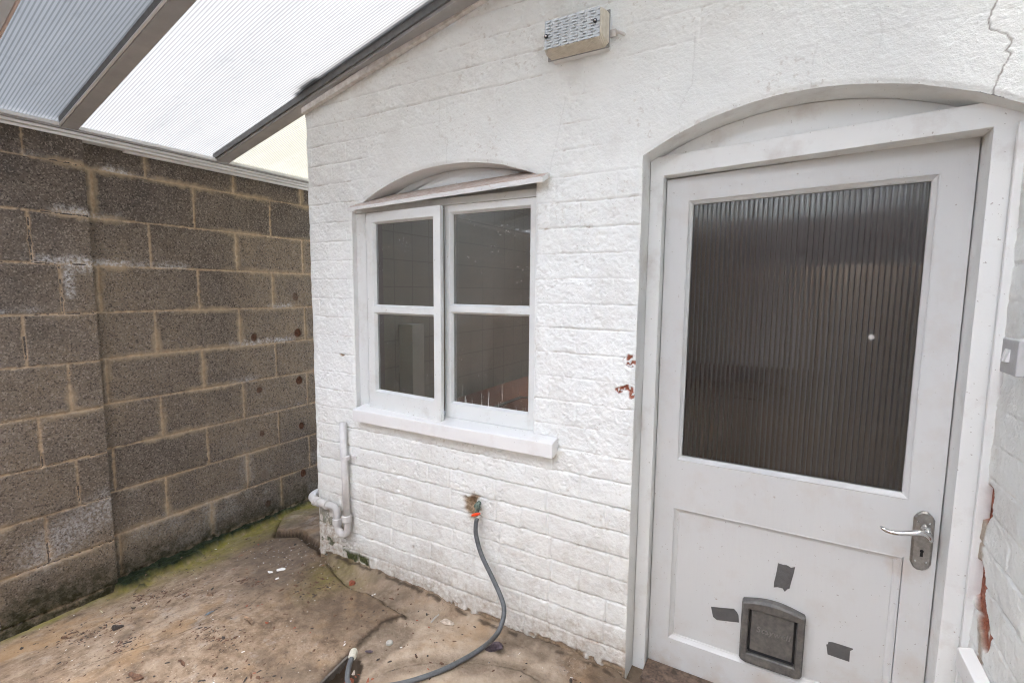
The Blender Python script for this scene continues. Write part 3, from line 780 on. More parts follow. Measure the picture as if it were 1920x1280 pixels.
# reeded pane
rg = MB(); x0, x1, z0, z1 = GX0+.004, GX1-.004, GZ0+.006, GZ1+.008; pitch = .0137; sub = 9
nx = int((x1-x0)/pitch*sub); X_ = np.linspace(x0, x1, nx+1)
yf = YD+.0185-(.0017+.0006*np.random.default_rng(4).random(60)[np.minimum(((X_-x0)/pitch).astype(int), 59)])*np.sqrt(np.maximum(0, 1-(2*(((X_-x0)/pitch) % 1)-1)**2*.93))
Zs = [z0, z1]
vs = [(X_[i], yf[i], z) for i in range(nx+1) for z in Zs]+[(X_[i], YD+.0225, z) for i in range(nx+1) for z in Zs]
o2 = 2*(nx+1)
fs = [(2*i, 2*i+2, 2*i+3, 2*i+1) for i in range(nx)]+[(o2+2*i, o2+2*i+1, o2+2*i+3, o2+2*i+2) for i in range(nx)]
fs += [(2*i, o2+2*i, o2+2*i+2, 2*i+2) for i in range(nx)]+[(2*i+1, 2*i+3, o2+2*i+3, o2+2*i+1) for i in range(nx)]+[(0, 1, o2+1, o2), (2*nx, o2+2*nx, o2+2*nx+1, 2*nx+1)]
rg.add(vs, fs); rg.build('reeded_glass', M_reed, door, smooth=False)
# handle on its long back plate
hc = atY(1729, 1010, YD); px0, pz0, pz1 = hc.x, atY(1712, 1064, YD).z, atY(1731, 957, YD).z
hw = .0235
hd = MB()
outl = lambda w, e: [(px0-w, pz0+.022), (px0-w*.72, pz0+.008), (px0-w*.25, pz0+e), (px0+w*.25, pz0+e), (px0+w*.72, pz0+.008), (px0+w, pz0+.022),
                  (px0+w, pz1-.022), (px0+w*.72, pz1-.010), (px0+w*.25, pz1-e), (px0-w*.25, pz1-e), (px0-w*.72, pz1-.010), (px0-w, pz1-.022)]
a, b = outl(hw, 0), outl(hw-.005, .005)
vs = [(x, YD-.0005, z) for x, z in a]+[(x, YD-.004, z) for x, z in a]+[(x, YD-.0085, z) for x, z in b]
n = 12
fs = [(k*n+i, k*n+(i+1) % n, (k+1)*n+(i+1) % n, (k+1)*n+i) for k in (0, 1) for i in range(n)]+[tuple(2*n+i for i in range(n))]
hd.add(vs, fs); handle = hd.build('handle', M_plate, door)
kz = pz0+.052
kh = MB(); kh.prism([(px0+.0045*math.cos(q), kz+.006+.0045*math.sin(q)) for q in np.linspace(-.9, PI+.9, 14)]+[(px0-.0035, kz-.010), (px0+.0035, kz-.010)], 'y', YD-.0092, YD-.0086)
kh.build('keyhole', M_black, handle)
rs = MB(); rz = atY(1727, 992, YD-.02).z; rx = px0+.003
rs.tube([(rx, YD-.0086, rz), (rx, YD-.014, rz), (rx, YD-.018, rz), (rx, YD-.05, rz)], [.0125, .012, .0085, .0080], 20)
pts = [atY(1746, 1014, .077), atY(1741, 1007, .074), atY(1733, 1001, .071), atY(1722, 998, .070), atY(1705, 999, .070), atY(1685, 999, .070), atY(1668, 996, .071), atY(1657, 991, .073), atY(1650, 986, .077)]
cp = catmull(pts, 6); rad = list(np.interp(np.linspace(0, 1, len(cp)), [0, .1, .3, .6, .9, 1], [.006, .0082, .0078, .0065, .0055, .002]))
rs.tube(cp, rad, 16)
rs.tube([(rx, YD-.052, rz), tuple(pts[2])], [.008, .0075], 12)
rs.build('lever', M_chrome, handle, smooth=True)
sw = MB()
for sx_, sz_ in ((-.013, pz1-.03), (.012, pz1-.032), (-.012, pz0+.026), (.012, pz0+.027)):
    sw.tube([(px0+sx_, YD-.0084, sz_), (px0+sx_, YD-.0096, sz_)], [.003, .002], 10)
sw.build('screw_head', M_chrome, handle)
# cat flap
def fy(px, py, y=.122): q = atY(px, py, y); return q.x, q.z
TL, TR, BLc, BR = fy(1392, 1127), fy(1512, 1160), fy(1384, 1237), fy(1502, 1277)
fx0, fx1, fz0, fz1 = (TL[0]+BLc[0])/2, (TR[0]+BR[0])/2, (BLc[1]+BR[1])/2, (TL[1]+TR[1])/2
fy0 = .1485-.028
ow, oh = fx1-fx0, fz1-fz0
ix0, ix1 = fx0+.022, fx1-.022; iz0, iz1 = fz0+.036, fz1-.022
flp = MB()
outer = [(fx0+.006, fz0+.004), (fx0+.02, fz0-.001), (fx1-.02, fz0-.001), (fx1-.006, fz0+.004), (fx1, fz0+.014), (fx1, fz1-.006), (fx1-.003, fz1)]
outer += [(fx1-.003-(ow-.006)*t, fz1+.017*math.sin(PI*t)) for t in np.linspace(.1, .9, 9)]+[(fx0+.003, fz1), (fx0, fz1-.006), (fx0, fz0+.014)]
# ring: outer outline, matching inner points on the slot rectangle
def inner_pt(x, z):
    return (min(max(x, ix0), ix1), min(max(z, iz0), iz1)) if not (ix0 < x < ix1 and iz0 < z < iz1) else (x, z)
inn = [inner_pt(*q) for q in outer]; n = len(outer)
shr = [(q[0]+(p[0]-q[0])*.22, q[1]+(p[1]-q[1])*.22) for q, p in zip(outer, inn)]
inw = [(q[0]+(p[0]-q[0])*.88, q[1]+(p[1]-q[1])*.88) for q, p in zip(outer, inn)]
rings = [(outer, .1492), (outer, fy0+.006), (shr, fy0), (inw, fy0+.002), (inn, fy0+.005), (inn, .146)]
vs = [(x, y, z) for R_, y in rings for x, z in R_]
fs = [(k*n+i, k*n+(i+1) % n, (k+1)*n+(i+1) % n, (k+1)*n+i) for k in range(5) for i in range(n)]
flp.add(vs, fs); cf = flp.build('cat_flap', M_flap, door, smooth=False)
cf['label'] = 'grey plastic cat flap with curved top let into the lower panel'
MB().box(ix0+.0005, ix1-.0005, .1425, .1455, iz0+.0005, iz1-.0005).build('slot_back', M_flapin, cf)
px_, pz_ = ix0+.008, iz0+.011
MB().box(px_, ix1-.008, fy0+.010, fy0+.016, pz_, iz1-.002).build('flap_panel', M_flap, cf, bevel=.002)
gv = MB()
for q in range(4): gv.box(ix0+.004, ix1-.004, fy0+.012, fy0+.0145, iz0+.0012+q*.0024, iz0+.0024+q*.0024)
gv.build('brush_strip', M_rubber, cf)
tc = bpy.data.curves.new('flap_text', 'FONT'); tc.body = 'Staywell'; tc.size = .0275; tc.extrude = .0014; tc.bevel_depth = .0003; tc.shear = .15; tc.align_x = 'CENTER'; tc.space_character = 1.08
to = bpy.data.objects.new('flap_text', tc); C.objects.link(to)
bpy.context.view_layer.update()
tm = bpy.data.meshes.new_from_object(to.evaluated_get(bpy.context.evaluated_depsgraph_get())); bpy.data.objects.remove(to)
tm.materials.append(simple('lighter_lettering', (.175, .165, .152), .5)); tobj = bpy.data.objects.new('embossed_lettering', tm); C.objects.link(tobj); tobj.parent = cf  # letters coloured a little lighter than the flap
tobj.matrix_local = Matrix.Translation(Vector(((ix0+ix1)/2+.004, fy0+.0094, (iz0+iz1)/2+.004))-parent_loc(cf)) @ Matrix.Rotation(PI/2, 4, 'X')
# frame of the door
dfm = thing('door_frame', 'white painted wooden frame around the back door with arched top board', 'door frame', (1.6, .1, -.04))
JX0, JX1 = DX0-.0025, DX1+.003
HZ0 = (atY(1246, 330, .10).z+atY(1857, 248, .10).z)/2; HZ1 = HZ0+.062
sk2 = lambda x, y, z: (x, y-(.006+.039*np.clip((x-1.2)/.8, 0, 1))*(y < .15), z+(.012*(x-1.62)/.39*np.clip((z-1.50)/.2, 0, 1)))
MB().plate([DL+.0015, JX0, JX1, RW+.012], [-.035, HZ0, HZ1], lambda i, j: j == 1 or i != 1, .10, .19).warp(sk2).build('jamb_and_head', M_frame, dfm, bevel=.002)
tb = [(x, float(arch_d(x))-.002) for x in np.linspace(DL+.006, RW-.014, 40)]
tb = [(x, max(z, HZ1+.013*(x-1.62)/.39-.006)) for x, z in tb]
lowl = [(x, HZ1+.012*(x-1.62)/.39-.004) for x in np.linspace(RW-.014, DL+.006, 40)]
MB().prism(tb+lowl, 'y', .113, .17).build('arch_board', M_frame, dfm)
MB().box(RW-.016, RW+.012, .034, .047, -.03, 1.74).build('cover_bead', M_frame, dfm, bevel=.002)
th = MB().box(1.217, JX1-.002, .03, .134, -.034, -.012); th.build('threshold', M_conn, dfm, bevel=.003)
# tapes on the panel
def tape(pts, label):
    P = [atY(1320+a/5.333, 1040+b/5.333, YD+.0125) for a, b in pts]
    mb = MB().prism([(q.x, q.z) for q in P], 'y', YD+.0128, YD+.0118)
    mb.v = [(x, y+(.0003*math.sin(x*310)), z) for x, y, z in mb.v]
    tag(mb.build('tape_strip', M_tape), label, 'tape', 'grey tape pieces on the door panel')
tape([(740, 78), (790, 95), (830, 100), (870, 125), (912, 118), (898, 180), (872, 270), (855, 335), (838, 338), (808, 365), (785, 330), (735, 318), (697, 322), (700, 270), (712, 225), (728, 150)], 'torn grey tape piece above the cat flap, upright')
tape([(70, 515), (190, 527), (300, 535), (330, 570), (345, 600), (350, 672), (240, 660), (130, 648), (90, 615)], 'grey tape piece touching the side of the cat flap, cut corners')
tape([(1245, 865), (1290, 870), (1400, 905), (1490, 935), (1488, 945), (1460, 955), (1453, 1065), (1350, 1030), (1235, 990), (1228, 930), (1222, 892), (1238, 890)], 'crumpled grey tape piece under the door handle side, low on the panel')

# ================================================================== WINDOW
YW = .028
win = thing('window', 'white two-part casement window with glazing bars, below a sloping hood board', 'window', (.35, YW, .80))
W0, W1 = WX0-.004, WX1+.03
fz0_, fz1_ = .79, 1.70
lx = atY(687, 500, YW).x; mx = atY(836, 600, YW).x
fm = MB().plate([W0, lx, mx-.006, mx+.004, W1], [fz0_, fz0_+.02, 1.672, fz1_], lambda i, j: j in (0, 2) or i in (0, 2, 3) and not (i == 3), YW, YW+.07)
fm.build('frame', M_whiteold, win, bevel=.002)
# fixed light
gx0, gx1 = atY(848, 500, YW).x-.008, atY(992, 500, YW).x+.006; gz0, gz1 = .868, 1.644; bz0, bz1 = 1.247, 1.272
fx = MB().plate([mx+.0045, gx0, gx1, W1-.001], [fz0_+.0205, gz0, bz0, bz1, gz1, 1.6715], lambda i, j: not (i == 1 and j in (1, 3)), YW-.004, YW+.04)
fixed = fx.build('fixed_sash', M_whiteold, win, bevel=.002)
def putty(x0, x1, z0, z1, y): return MB().frame(x0, x1, z0, z1, [(0, y), (.0075, y+.0125), (.0075, y+.016)])
def bar(x0, x1, zc, y): # rounded glazing bar nose
    return MB().prism([(y+.012, zc-.016), (y, zc-.009), (y-.003, zc), (y, zc+.009), (y+.012, zc+.016)], 'x', x0, x1)
for z0, z1 in ((gz0, bz0), (bz1, gz1)):
    putty(gx0, gx1, z0, z1, YW-.003).build('putty', M_whiteold, fixed)
    MB().box(gx0-.004, gx1+.004, YW+.0125, YW+.0155, z0-.004, z1+.004).build('pane', M_glass, fixed)
# opening casement, hinged at its left stile, a little proud
cx0, cx1 = atY(688, 500, .006).x, atY(829, 500, -.012).x
cgx0, cgx1 = atY(703, 500, .006).x-.007, atY(814, 500, -.008).x+.006
cz0, cz1 = .797, 1.667; cgz0, cgz1 = atY(709, 733, .006).z, atY(704, 419, .006).z+.005; cb0, cb1 = atY(760, 588, 0).z, atY(760, 576, 0).z
ang = .062
def rotc(x, y, z): dx = x-cx0; return (cx0+dx*math.cos(ang)+(y-.004)*math.sin(ang), .004+(y-.004)*math.cos(ang)-dx*math.sin(ang), z)
y_c = .004
cs = MB().plate([cx0, cgx0, cgx1, cx1], [cz0, cgz0, cb0, cb1, cgz1, cz1], lambda i, j: not (i == 1 and j in (1, 3)), y_c, y_c+.020).warp(rotc)
case = cs.build('casement', M_whiteold, win, bevel=.002)
for z0, z1 in ((cgz0, cb0), (cb1, cgz1)):
    putty(cgx0, cgx1, z0, z1, y_c+.0008).warp(rotc).build('putty', M_whiteold, case)
    MB().box(cgx0-.004, cgx1+.004, y_c+.0155, y_c+.0180, z0-.004, z1+.004).warp(rotc).build('pane', M_glass, case)
for hz in (.86, 1.57):
    MB().tube([(cx0-.004, .004, hz), (cx0-.004, .004, hz+.06)], .0042, 10).build('hinge', M_whiteold, case)
# sill
sx0, sx1 = -.100, .898
pf = [(-.050, .741), (.006, .752), (.06, .752), (.06, .812), (.027, .806), (-.044, .797), (-.050, .793)]
ns = 60; sm = MB()
for i in range(ns+1):
    x = sx0+(sx1-sx0)*i/ns; w = .0015*float(fbm(np.array([x]), np.array([0.]), .12, 3, 4)[0]); d = .004*(x-.4)
    for y, z in pf: sm.v.append((x, y+w*.6, z+w+d))
m_ = len(pf)
sm.f = [(i*m_+k, i*m_+(k+1) % m_, (i+1)*m_+(k+1) % m_, (i+1)*m_+k) for i in range(ns) for k in range(m_)]+[tuple(range(m_)), tuple(ns*m_+k for k in range(m_))]
# the parts beyond the opening stop at the wall face
sm.v = [(x, min(y, -.002) if (x < WX0+.003 or x > WX1-.003) else y, z) for x, y, z in sm.v]
sm.build('sill', M_sill, win, bevel=.0025)
# sloping hood board
def hood_mat():
    m = Mat('hood_board'); m.set(Roughness=.75)
    up = m.node('ShaderNodeSeparateXYZ'); m.l.new(m.node('ShaderNodeNewGeometry').outputs['True Normal'], up.inputs[0])
    wear = m.math('MULTIPLY', m.ramp(up.outputs[2], (.5, 0), (.8, 1)), m.ramp(m.noise(35, 6, .7), (.3, .4), (.6, 1)))
    c = m.mix(m.ramp(m.noise(45, 6, .7), (.55, 0), (.75, .8)), (.70, .70, .69), (.42, .36, .31))
    c = m.mix(wear, c, m.ramp(m.noise(60, 5, .7), (.3, (.36, .26, .21)), (.7, (.58, .47, .40))))
    m.col(c); m.bump(m.noise(50, 5, stretch=(.2, 1, 1)), .4, .003); return m.m
M_hood = hood_mat()
hl, hr = atY(651, 390, -.05), atY(1018, 330, -.05)
hm = MB(); n_ = 40
for i in range(n_+1):
    t = i/n_; x = hl.x+(hr.x-hl.x)*t; zt = hl.z+(hr.z-hl.z)*t+.0012*float(fbm(np.array([x]), np.array([1.]), .06, 3, 2)[0]); th_ = .014+.006*t
    yb = .085 if WX0+.004 < x < WX1-.004 else -.003
    sl = .46
    hm.v += [(x, -.05, zt-th_), (x, -.05, zt), (x, yb, zt+sl*(yb+.05)), (x, yb, zt+sl*(yb+.05)-th_)]
hm.f = [(i*4+k, i*4+(k+1) % 4, (i+1)*4+(k+1) % 4, (i+1)*4+k) for i in range(n_) for k in range(4)]+[(0, 1, 2, 3), tuple(4*n_+k for k in range(4))]
hm.build('hood_board', M_hood, win, bevel=.0015)
cvm = MB().prism([(y, z) for y, z in ((YW-.012, 1.672), (YW, 1.672), (YW, 1.70), (YW-.004, 1.70))], 'x', WX0+.003, WX1-.002); cvm.build('head_bead', M_whiteold, win)
tb = [(x, float(arch_w(x))-.002) for x in np.linspace(WX0+.004, WX1-.003, 30)]
MB().prism(tb+[(WX1-.003, 1.69), (WX0+.004, 1.69)], 'y', .095, .15).build('arch_panel', M_white, win)

# ================================================================== ROOM BEHIND (seen dimly through the glass)
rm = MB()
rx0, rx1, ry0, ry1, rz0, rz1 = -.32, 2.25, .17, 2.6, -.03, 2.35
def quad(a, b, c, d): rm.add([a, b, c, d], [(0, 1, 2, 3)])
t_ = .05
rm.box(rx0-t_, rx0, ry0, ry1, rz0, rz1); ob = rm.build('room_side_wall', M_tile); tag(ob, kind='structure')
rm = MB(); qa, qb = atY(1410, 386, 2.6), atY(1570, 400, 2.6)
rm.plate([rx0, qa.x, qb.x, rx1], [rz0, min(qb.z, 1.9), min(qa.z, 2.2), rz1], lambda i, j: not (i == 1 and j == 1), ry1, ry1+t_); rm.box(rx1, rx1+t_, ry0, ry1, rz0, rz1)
tag(rm.build('room_back_wall', simple('reflection_blue_plaster', (.27, .275, .30), .8, 0, .1, 5)), kind='structure')  # blue tint stands in for the bluish reflection in the ribbed glass
tag(MB().box(qa.x, qb.x, ry1+.01, ry1+.02, min(qb.z, 1.9), min(qa.z, 2.2)).build('reflection_pane', M_sheetb), kind='structure')  # added translucent pane imitating the bluish reflected streak across the door glass
tag(MB().plate([rx0, .1, .75, 1.45, 1.8, rx1], [ry0-.03, .7, 1.5, 1.5001, 1.8, ry1], lambda i, j: not ((i == 1 and j == 1) or (i == 3 and j == 3)), rz1, rz1+t_).warp(lambda x, y, z: (x, z, y)).build('room_ceiling', M_room), kind='structure')  # unseen ceiling openings added so daylight brightens both rooms
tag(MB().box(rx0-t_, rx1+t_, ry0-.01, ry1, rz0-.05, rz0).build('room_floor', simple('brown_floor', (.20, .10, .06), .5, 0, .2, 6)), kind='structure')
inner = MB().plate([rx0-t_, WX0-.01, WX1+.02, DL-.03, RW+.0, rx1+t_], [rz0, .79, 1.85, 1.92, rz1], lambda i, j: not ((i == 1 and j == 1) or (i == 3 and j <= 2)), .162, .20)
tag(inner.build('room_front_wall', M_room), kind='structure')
tag(MB().box(1.145, 1.185, .2005, ry1, rz0, rz1).build('added_partition', M_room), kind='structure')  # unseen partition added to keep the window room's skylight out of the hall
tag(MB().box(rx0+.0005, rx0+.10, .50, .60, 0, 1.14).build('pipe_boxing', M_cream, None, .002), 'cream boxed-in upright against the tiles behind the left pane', 'boxing')
wt = thing('worktop', 'brown kitchen worktop seen through the lower window panes', 'worktop', (.5, .5, .82))
MB().plate([rx0+.001, .52, 1.02, 1.14], [0, 1], lambda i, j: True, 0, 1)
MB().box(rx0+.11, 1.14, .205, 2.3, .80, .838).build('top', M_worktop, wt, .004)
MB().box(rx0+.12, 1.12, .26, 2.28, -.02+.19, .799).build('cupboard', M_brown, wt)
sk = thing('sink', 'steel sink rim set in the brown worktop inside the window', 'sink', (.75, .5, .84))
rim = MB().plate([.50, .53, .95, .98], [.30, .33, .66, .69], lambda i, j: not (i == 1 and j == 1), .8392, .846).warp(lambda x, y, z: (x, z, y))
rim.build('rim', M_steel, sk, .002)
MB().tube([(.74, .74, .845), (.74, .74, 1.02), (.74, .70, 1.06), (.74, .60, 1.05), (.74, .56, 1.01)], .011, 10).build('spout', M_steel, sk, smooth=True)
wt.location.z -= .185; sk.location += Vector((-.38, .45, -.185))
tag(MB().box(1.25, 1.55, .9, 1.5, -.02, .92).box(1.25, 1.55, .88, .899, .1, .85).build('cabinet', M_brown, None, .004), 'dark brown cabinet blurred behind the ribbed door glass', 'cabinet')
tag(MB().box(1.72, 2.2, 1.9, 2.4, -.02, 1.5).box(1.74, 2.18, 1.88, 1.899, .05, 1.45).build('tall_cupboard', simple('pale_cupboard', (.22, .19, .165), .6), None, .004), 'pale tall cupboard blurred behind the ribbed door glass', 'cupboard')

# ================================================================== BULKHEAD LIGHT
bl = thing('bulkhead_light', 'rectangular bulkhead lamp with prismatic cover screwed high on the white wall', 'lamp', (.956, 0, 2.15))
def lpt(px, py, y): return atY(px, py, y)
bx0, bx1, bz0_, bz1_ = .850, 1.062, 2.093, 2.205
MB().box(bx0+.006, bx1-.006, -.030, .004, bz0_+.004, bz1_-.004).build('base', M_barw, bl, .006, seg=3)
MB().box(bx0, bx1, -.036, -.0305, bz0_, bz1_).build('gasket_rim', simple('grey_gasket', (.30, .30, .29), .5), bl, .002)
dx0, dx1, dz0, dz1 = bx0+.002, bx1-.002, bz0_+.002, bz1_-.002
ins = .010
dm = MB()
vs = []
for (i_, y) in ((0, -.0362), (0, -.050), (ins*.5, -.078), (ins, -.0885)):
    c_ = .012
    X0, X1, Za, Zb = dx0+i_, dx1-i_, dz0+i_, dz1-i_
    vs += [(X0+c_, y, Za), (X1-c_, y, Za), (X1, y, Za+c_), (X1, y, Zb-c_), (X1-c_, y, Zb), (X0+c_, y, Zb), (X0, y, Zb-c_), (X0, y, Za+c_)]
fs = [(k*8+i, k*8+(i+1) % 8, (k+1)*8+(i+1) % 8, (k+1)*8+i) for k in range(3) for i in range(8)]
fs.append(tuple(24+i for i in range(8)))
dm.add(vs, fs); dcase = dm.build('diffuser', M_prismside, bl, .0015)
# prismatic front: brick-laid wedge facets
fc = MB(); nx_, nz_ = 13, 10; X0, X1, Za, Zb = dx0+ins+.001, dx1-ins-.001, dz0+ins+.001, dz1-ins-.001
cw, ch = (X1-X0)/nx_, (Zb-Za)/nz_
for j in range(nz_):
    for i in range(-1, nx_+1):
        a = max(X0, X0+(i+(.5 if j % 2 else 0))*cw); b = min(X1, X0+(i+1+(.5 if j % 2 else 0))*cw)
        if b-a < .001: continue
        za, zb = Za+j*ch, Za+(j+1)*ch; tilt = .0034 if (i+j) % 2 else .0004; y0 = -.0889; g_ = .0002; a += g_; b -= g_; za += g_
        fc.hexa([(a, y0, za), (b, y0, za), (b, y0, zb), (a, y0, zb), (a, y0-tilt-.0010, za), (b, y0-tilt-.0010, za), (b, y0-.0008, zb), (a, y0-.0008, zb)])
fc.build('prismatic_face', M_prism, dcase)
for sx_, sz_ in ((1024, 69), (1116, 39)):
    q = atY(sx_, sz_, -.092)
    s1 = MB().tube([(q.x, -.0885, q.z), (q.x, -.0945, q.z)], .0062, 14); s1.build('screw_recess', M_rubber, bl)
    MB().tube([(q.x, -.0946, q.z), (q.x, -.0965, q.z), (q.x, -.0975, q.z)], [.004, .0035, .0015], 12).build('screw', M_chrome, bl, smooth=True)
q = atY(1150, 62, -.018)
cg = MB().tube([(bx1-.008, -.016, q.z), (bx1+.014, -.016, q.z)], .011, 14); cg.tube([(bx1+.014, -.016, q.z), (bx1+.026, -.014, q.z-.002), (bx1+.034, -.004, q.z-.004), (bx1+.038, .01, q.z-.005)], [.006, .005, .005, .005], 10)
cg.build('cable_gland', M_batten, bl, smooth=True)

# ================================================================== PIPEWORK
wp = thing('waste_pipe', 'pale plastic waste pipe with trap bend down the wall corner', 'pipe', (-.18, -.03, .2))
p_top, p_bot = Vector((-.196, -.024, .712)), Vector((-.176, -.030, .235))
MB().tube([p_top, p_bot], .0168, 20).build('down_pipe', M_pipepaint, wp, smooth=True)
bend = catmull([p_bot+Vector((-.0002, 0, .03)), (-.176, -.030, .20), (-.183, -.031, .176), (-.208, -.032, .163), (-.233, -.032, .176), (-.241, -.032, .20), (-.242, -.032, .222)], 8)
MB().tube(bend, .0165, 20).build('trap_bend', M_pipe, wp, smooth=True)
MB().tube([(-.1775, -.030, .232), (-.1777, -.030, .236), (-.1785, -.030, .262), (-.1787, -.030, .266)], [.019, .0235, .0235, .019], 22).build('collar', M_pipe, wp, smooth=False)
nut = MB(); nut.tube([(-.242, -.032, .202), (-.242, -.032, .205), (-.242, -.032, .234), (-.242, -.032, .237)], [.0175, .0225, .0225, .0175], 10); nut.build('union_nut', M_pipe, wp)
elbow = catmull([(-.242, -.032, .234), (-.244, -.032, .268), (-.258, -.032, .286), (-.300, -.032, .288)], 8)
MB().tube(elbow, .0170, 20).build('elbow', M_pipe, wp, smooth=True)
run = catmull([(-.298, -.032, .2878), (-.36, -.034, .290), (-.405, -.032, .293), (-.437, -.018, .295), (-.452, .02, .297), (-.454, .12, .30)], 8)
MB().tube(run, .0185, 20).build('branch_pipe', M_pipe, wp, smooth=True)
for x_ in (-.312, -.368, -.392):
    MB().tube([(x_-.007, -.0335, .2885), (x_-.006, -.0335, .2887), (x_+.006, -.0335, .2883), (x_+.007, -.0335, .2882)], [.0195, .0235, .0235, .0195], 22).build('collar', M_pipe, wp)
q = atY(648, 858, -.03)
ck = MB().tube([(q.x-.0012, -.0265, q.z-.008), (q.x-.001, -.0265, q.z+.008)], .0192, 20); ck.box(q.x+.016, q.x+.044, -.010, .002, q.z-.006, q.z+.008)
ck.build('pipe_clip', M_clamp, wp)

# ================================================================== OUTSIDE TAP AND HOSE
tp = thing('outside_tap', 'verdigris brass tap with red lever in a broken hole in the wall', 'tap', (.545, 0, .46))
q = atY(897, 946, -.012); bdy = MB()
bdy.tube([(q.x-.004, .012, q.z+.004), (q.x-.002, -.012, q.z+.002), (q.x, -.03, q.z)], [.009, .0105, .0095], 14)
bdy.tube([(q.x+.001, -.018, q.z+.012), (q.x+.001, -.018, q.z-.006), (q.x, -.022, q.z-.022), (q.x-.002, -.026, q.z-.040)], [.0075, .012, .0085, .0075], 14)
bdy.tube([(q.x-.004, -.024, q.z+.002), (q.x+.012, -.024, q.z+.004)], [.009, .008], 12)
bdy.build('body', M_tapgreen, tp, smooth=False)
l0, l1 = atY(900, 962, -.034), atY(884, 966, -.036)
lv = MB().tube([l0, l0.lerp(l1, .3), l0.lerp(l1, .8), l1], [.0035, .0062, .0058, .0025], 14); lv.build('lever', M_red, tp, smooth=True)
hs = thing('hose', 'thin grey hose hanging from the wall tap and curling across the floor', 'hose', (.6, -.1, 0))
hp = [atY(894, 972, -.030)]+[atY(a, b, y) for (a, b), y in zip(((892, 985), (893, 1005), (903, 1040), (922, 1080), (938, 1115), (945, 1140), (942, 1165), (930, 1190)), (-.033, -.036, -.045, -.058, -.078, -.1, -.13, -.165))]
HR = .0088
for a, b in ((905, 1213), (870, 1235), (830, 1255), (790, 1270), (750, 1281), (700, 1288), (662, 1287)):
    p = atZ(a, b, 0)
    for _ in range(4): p = atZ(a, b, max(fz(p.x, p.y), -.012)+HR)
    hp.append(p)
for a, b, z_ in ((652, 1276, -.002), (652, 1262, .004), (655, 1246, .009), (660, 1232, .011)): hp.append(atZ(a, b, z_))
MB().tube(catmull(hp, 8), HR, 12).build('hose_tube', M_hose, hs, smooth=True)
c0, c1 = atZ(660, 1233, .013), atZ(664, 1219, .014)
cn = MB().tube([c0, c0.lerp(c1, .12), c0.lerp(c1, .88), c1], [.012, .0145, .0145, .012], 8); cn.build('connector', M_hosenut, hs)

# ================================================================== SWITCH BOX, LEDGE ON THE RETURN WALL
sb = thing('switch_box', 'small grey surface-mounted switch box on the white side wall', 'switch', (RW, -.2, 1.24))
q = atX(1880, 634, 2.0); sy1 = q.y; sy0 = sy1-.087; sz1 = q.z+.002; sz0 = atX(1876, 697, 2.0).z
MB().box(2.018, RW+.002, sy0+.002, sy1-.002, sz0+.001, sz1-.001).build('back_box', M_box, sb, .002)
MB().box(2.0, 2.0165, sy0, sy1, sz0, sz1).build('front_plate', M_box, sb, .003)
rk = MB()
for d in (0, .016):
    yc = sy1-.028-d; zc = (sz0+sz1)/2+.002
    rk.hexa([(2.0005, yc-.006, zc-.013), (2.0005, yc+.006, zc-.013), (2.0005, yc+.006, zc+.013), (2.0005, yc-.006, zc+.013), (1.993, yc-.006, zc-.013), (1.993, yc+.006, zc-.013), (1.9995, yc+.006, zc+.013), (1.9995, yc-.006, zc+.013)])
rk.build('rocker', M_barw, sb)
ld = thing('ledge', 'white painted ledge jutting from the side wall beside the door foot', 'ledge', (RW-.04, -.3, .4))
e0 = atY(1794, 1211, -.02)
lg = MB().prism([(e0.x, -.021), (RW-.003, -.005), (RW-.003, -1.2), (e0.x+.015, -1.2)], 'z', e0.z-.05, e0.z)
lg.build('ledge_top', M_sill, ld, .003)
MB().prism([(e0.x+.016, -.03), (RW-.004, -.03), (RW-.004, -1.2), (e0.x+.03, -1.2)], 'z', -.02, e0.z-.0505).build('ledge_base', M_whiteold, ld)

# ================================================================== LEAN-TO ROOF
MR = .19
def rz_(x): return 2.03+MR*(x+1.2)
SKW = -.062                                  # the bars run slightly askew to the wall
def rp(x, y, d): return (x, y+SKW*(x+1.187), rz_(x)+d)      # d above the underside plane
roof = thing('lean_to_roof', 'sloping lean-to roof of translucent fluted plastic sheets on grey bars', 'roof', (-1.2, -.6, 2.03))
XE, XT = -1.215, 2.02
def rbox(x0, x1, y0, y1, d0, d1, mb=None):
    mb = mb or MB()
    return mb.hexa([rp(x0, y0, d0), rp(x1, y0, d0), rp(x1, y1, d0), rp(x0, y1, d0), rp(x0, y0, d1), rp(x1, y0, d1), rp(x1, y1, d1), rp(x0, y1, d1)])
ybars = [-5.16, -4.595, -4.03, -3.465, -2.9, -2.335, -1.77, -1.205, -.608]
for yb in ybars[::-1]:
    br = rbox(XE, XT, yb-.026, yb+.032, 0, .032).build('glazing_bar', M_bar, roof, .002)
    rbox(XE, XT, yb-.034, yb-.0265, .003, .011).build('bar_lip', M_barw, br, .001)
    rbox(XE, XT, yb-.031, yb-.0265, .0115, .0405).build('bar_gasket', M_gasket, br)
    rbox(XE, XT, yb-.03, yb+.036, .052, .060).build('bar_cap', M_barw, br, .002)
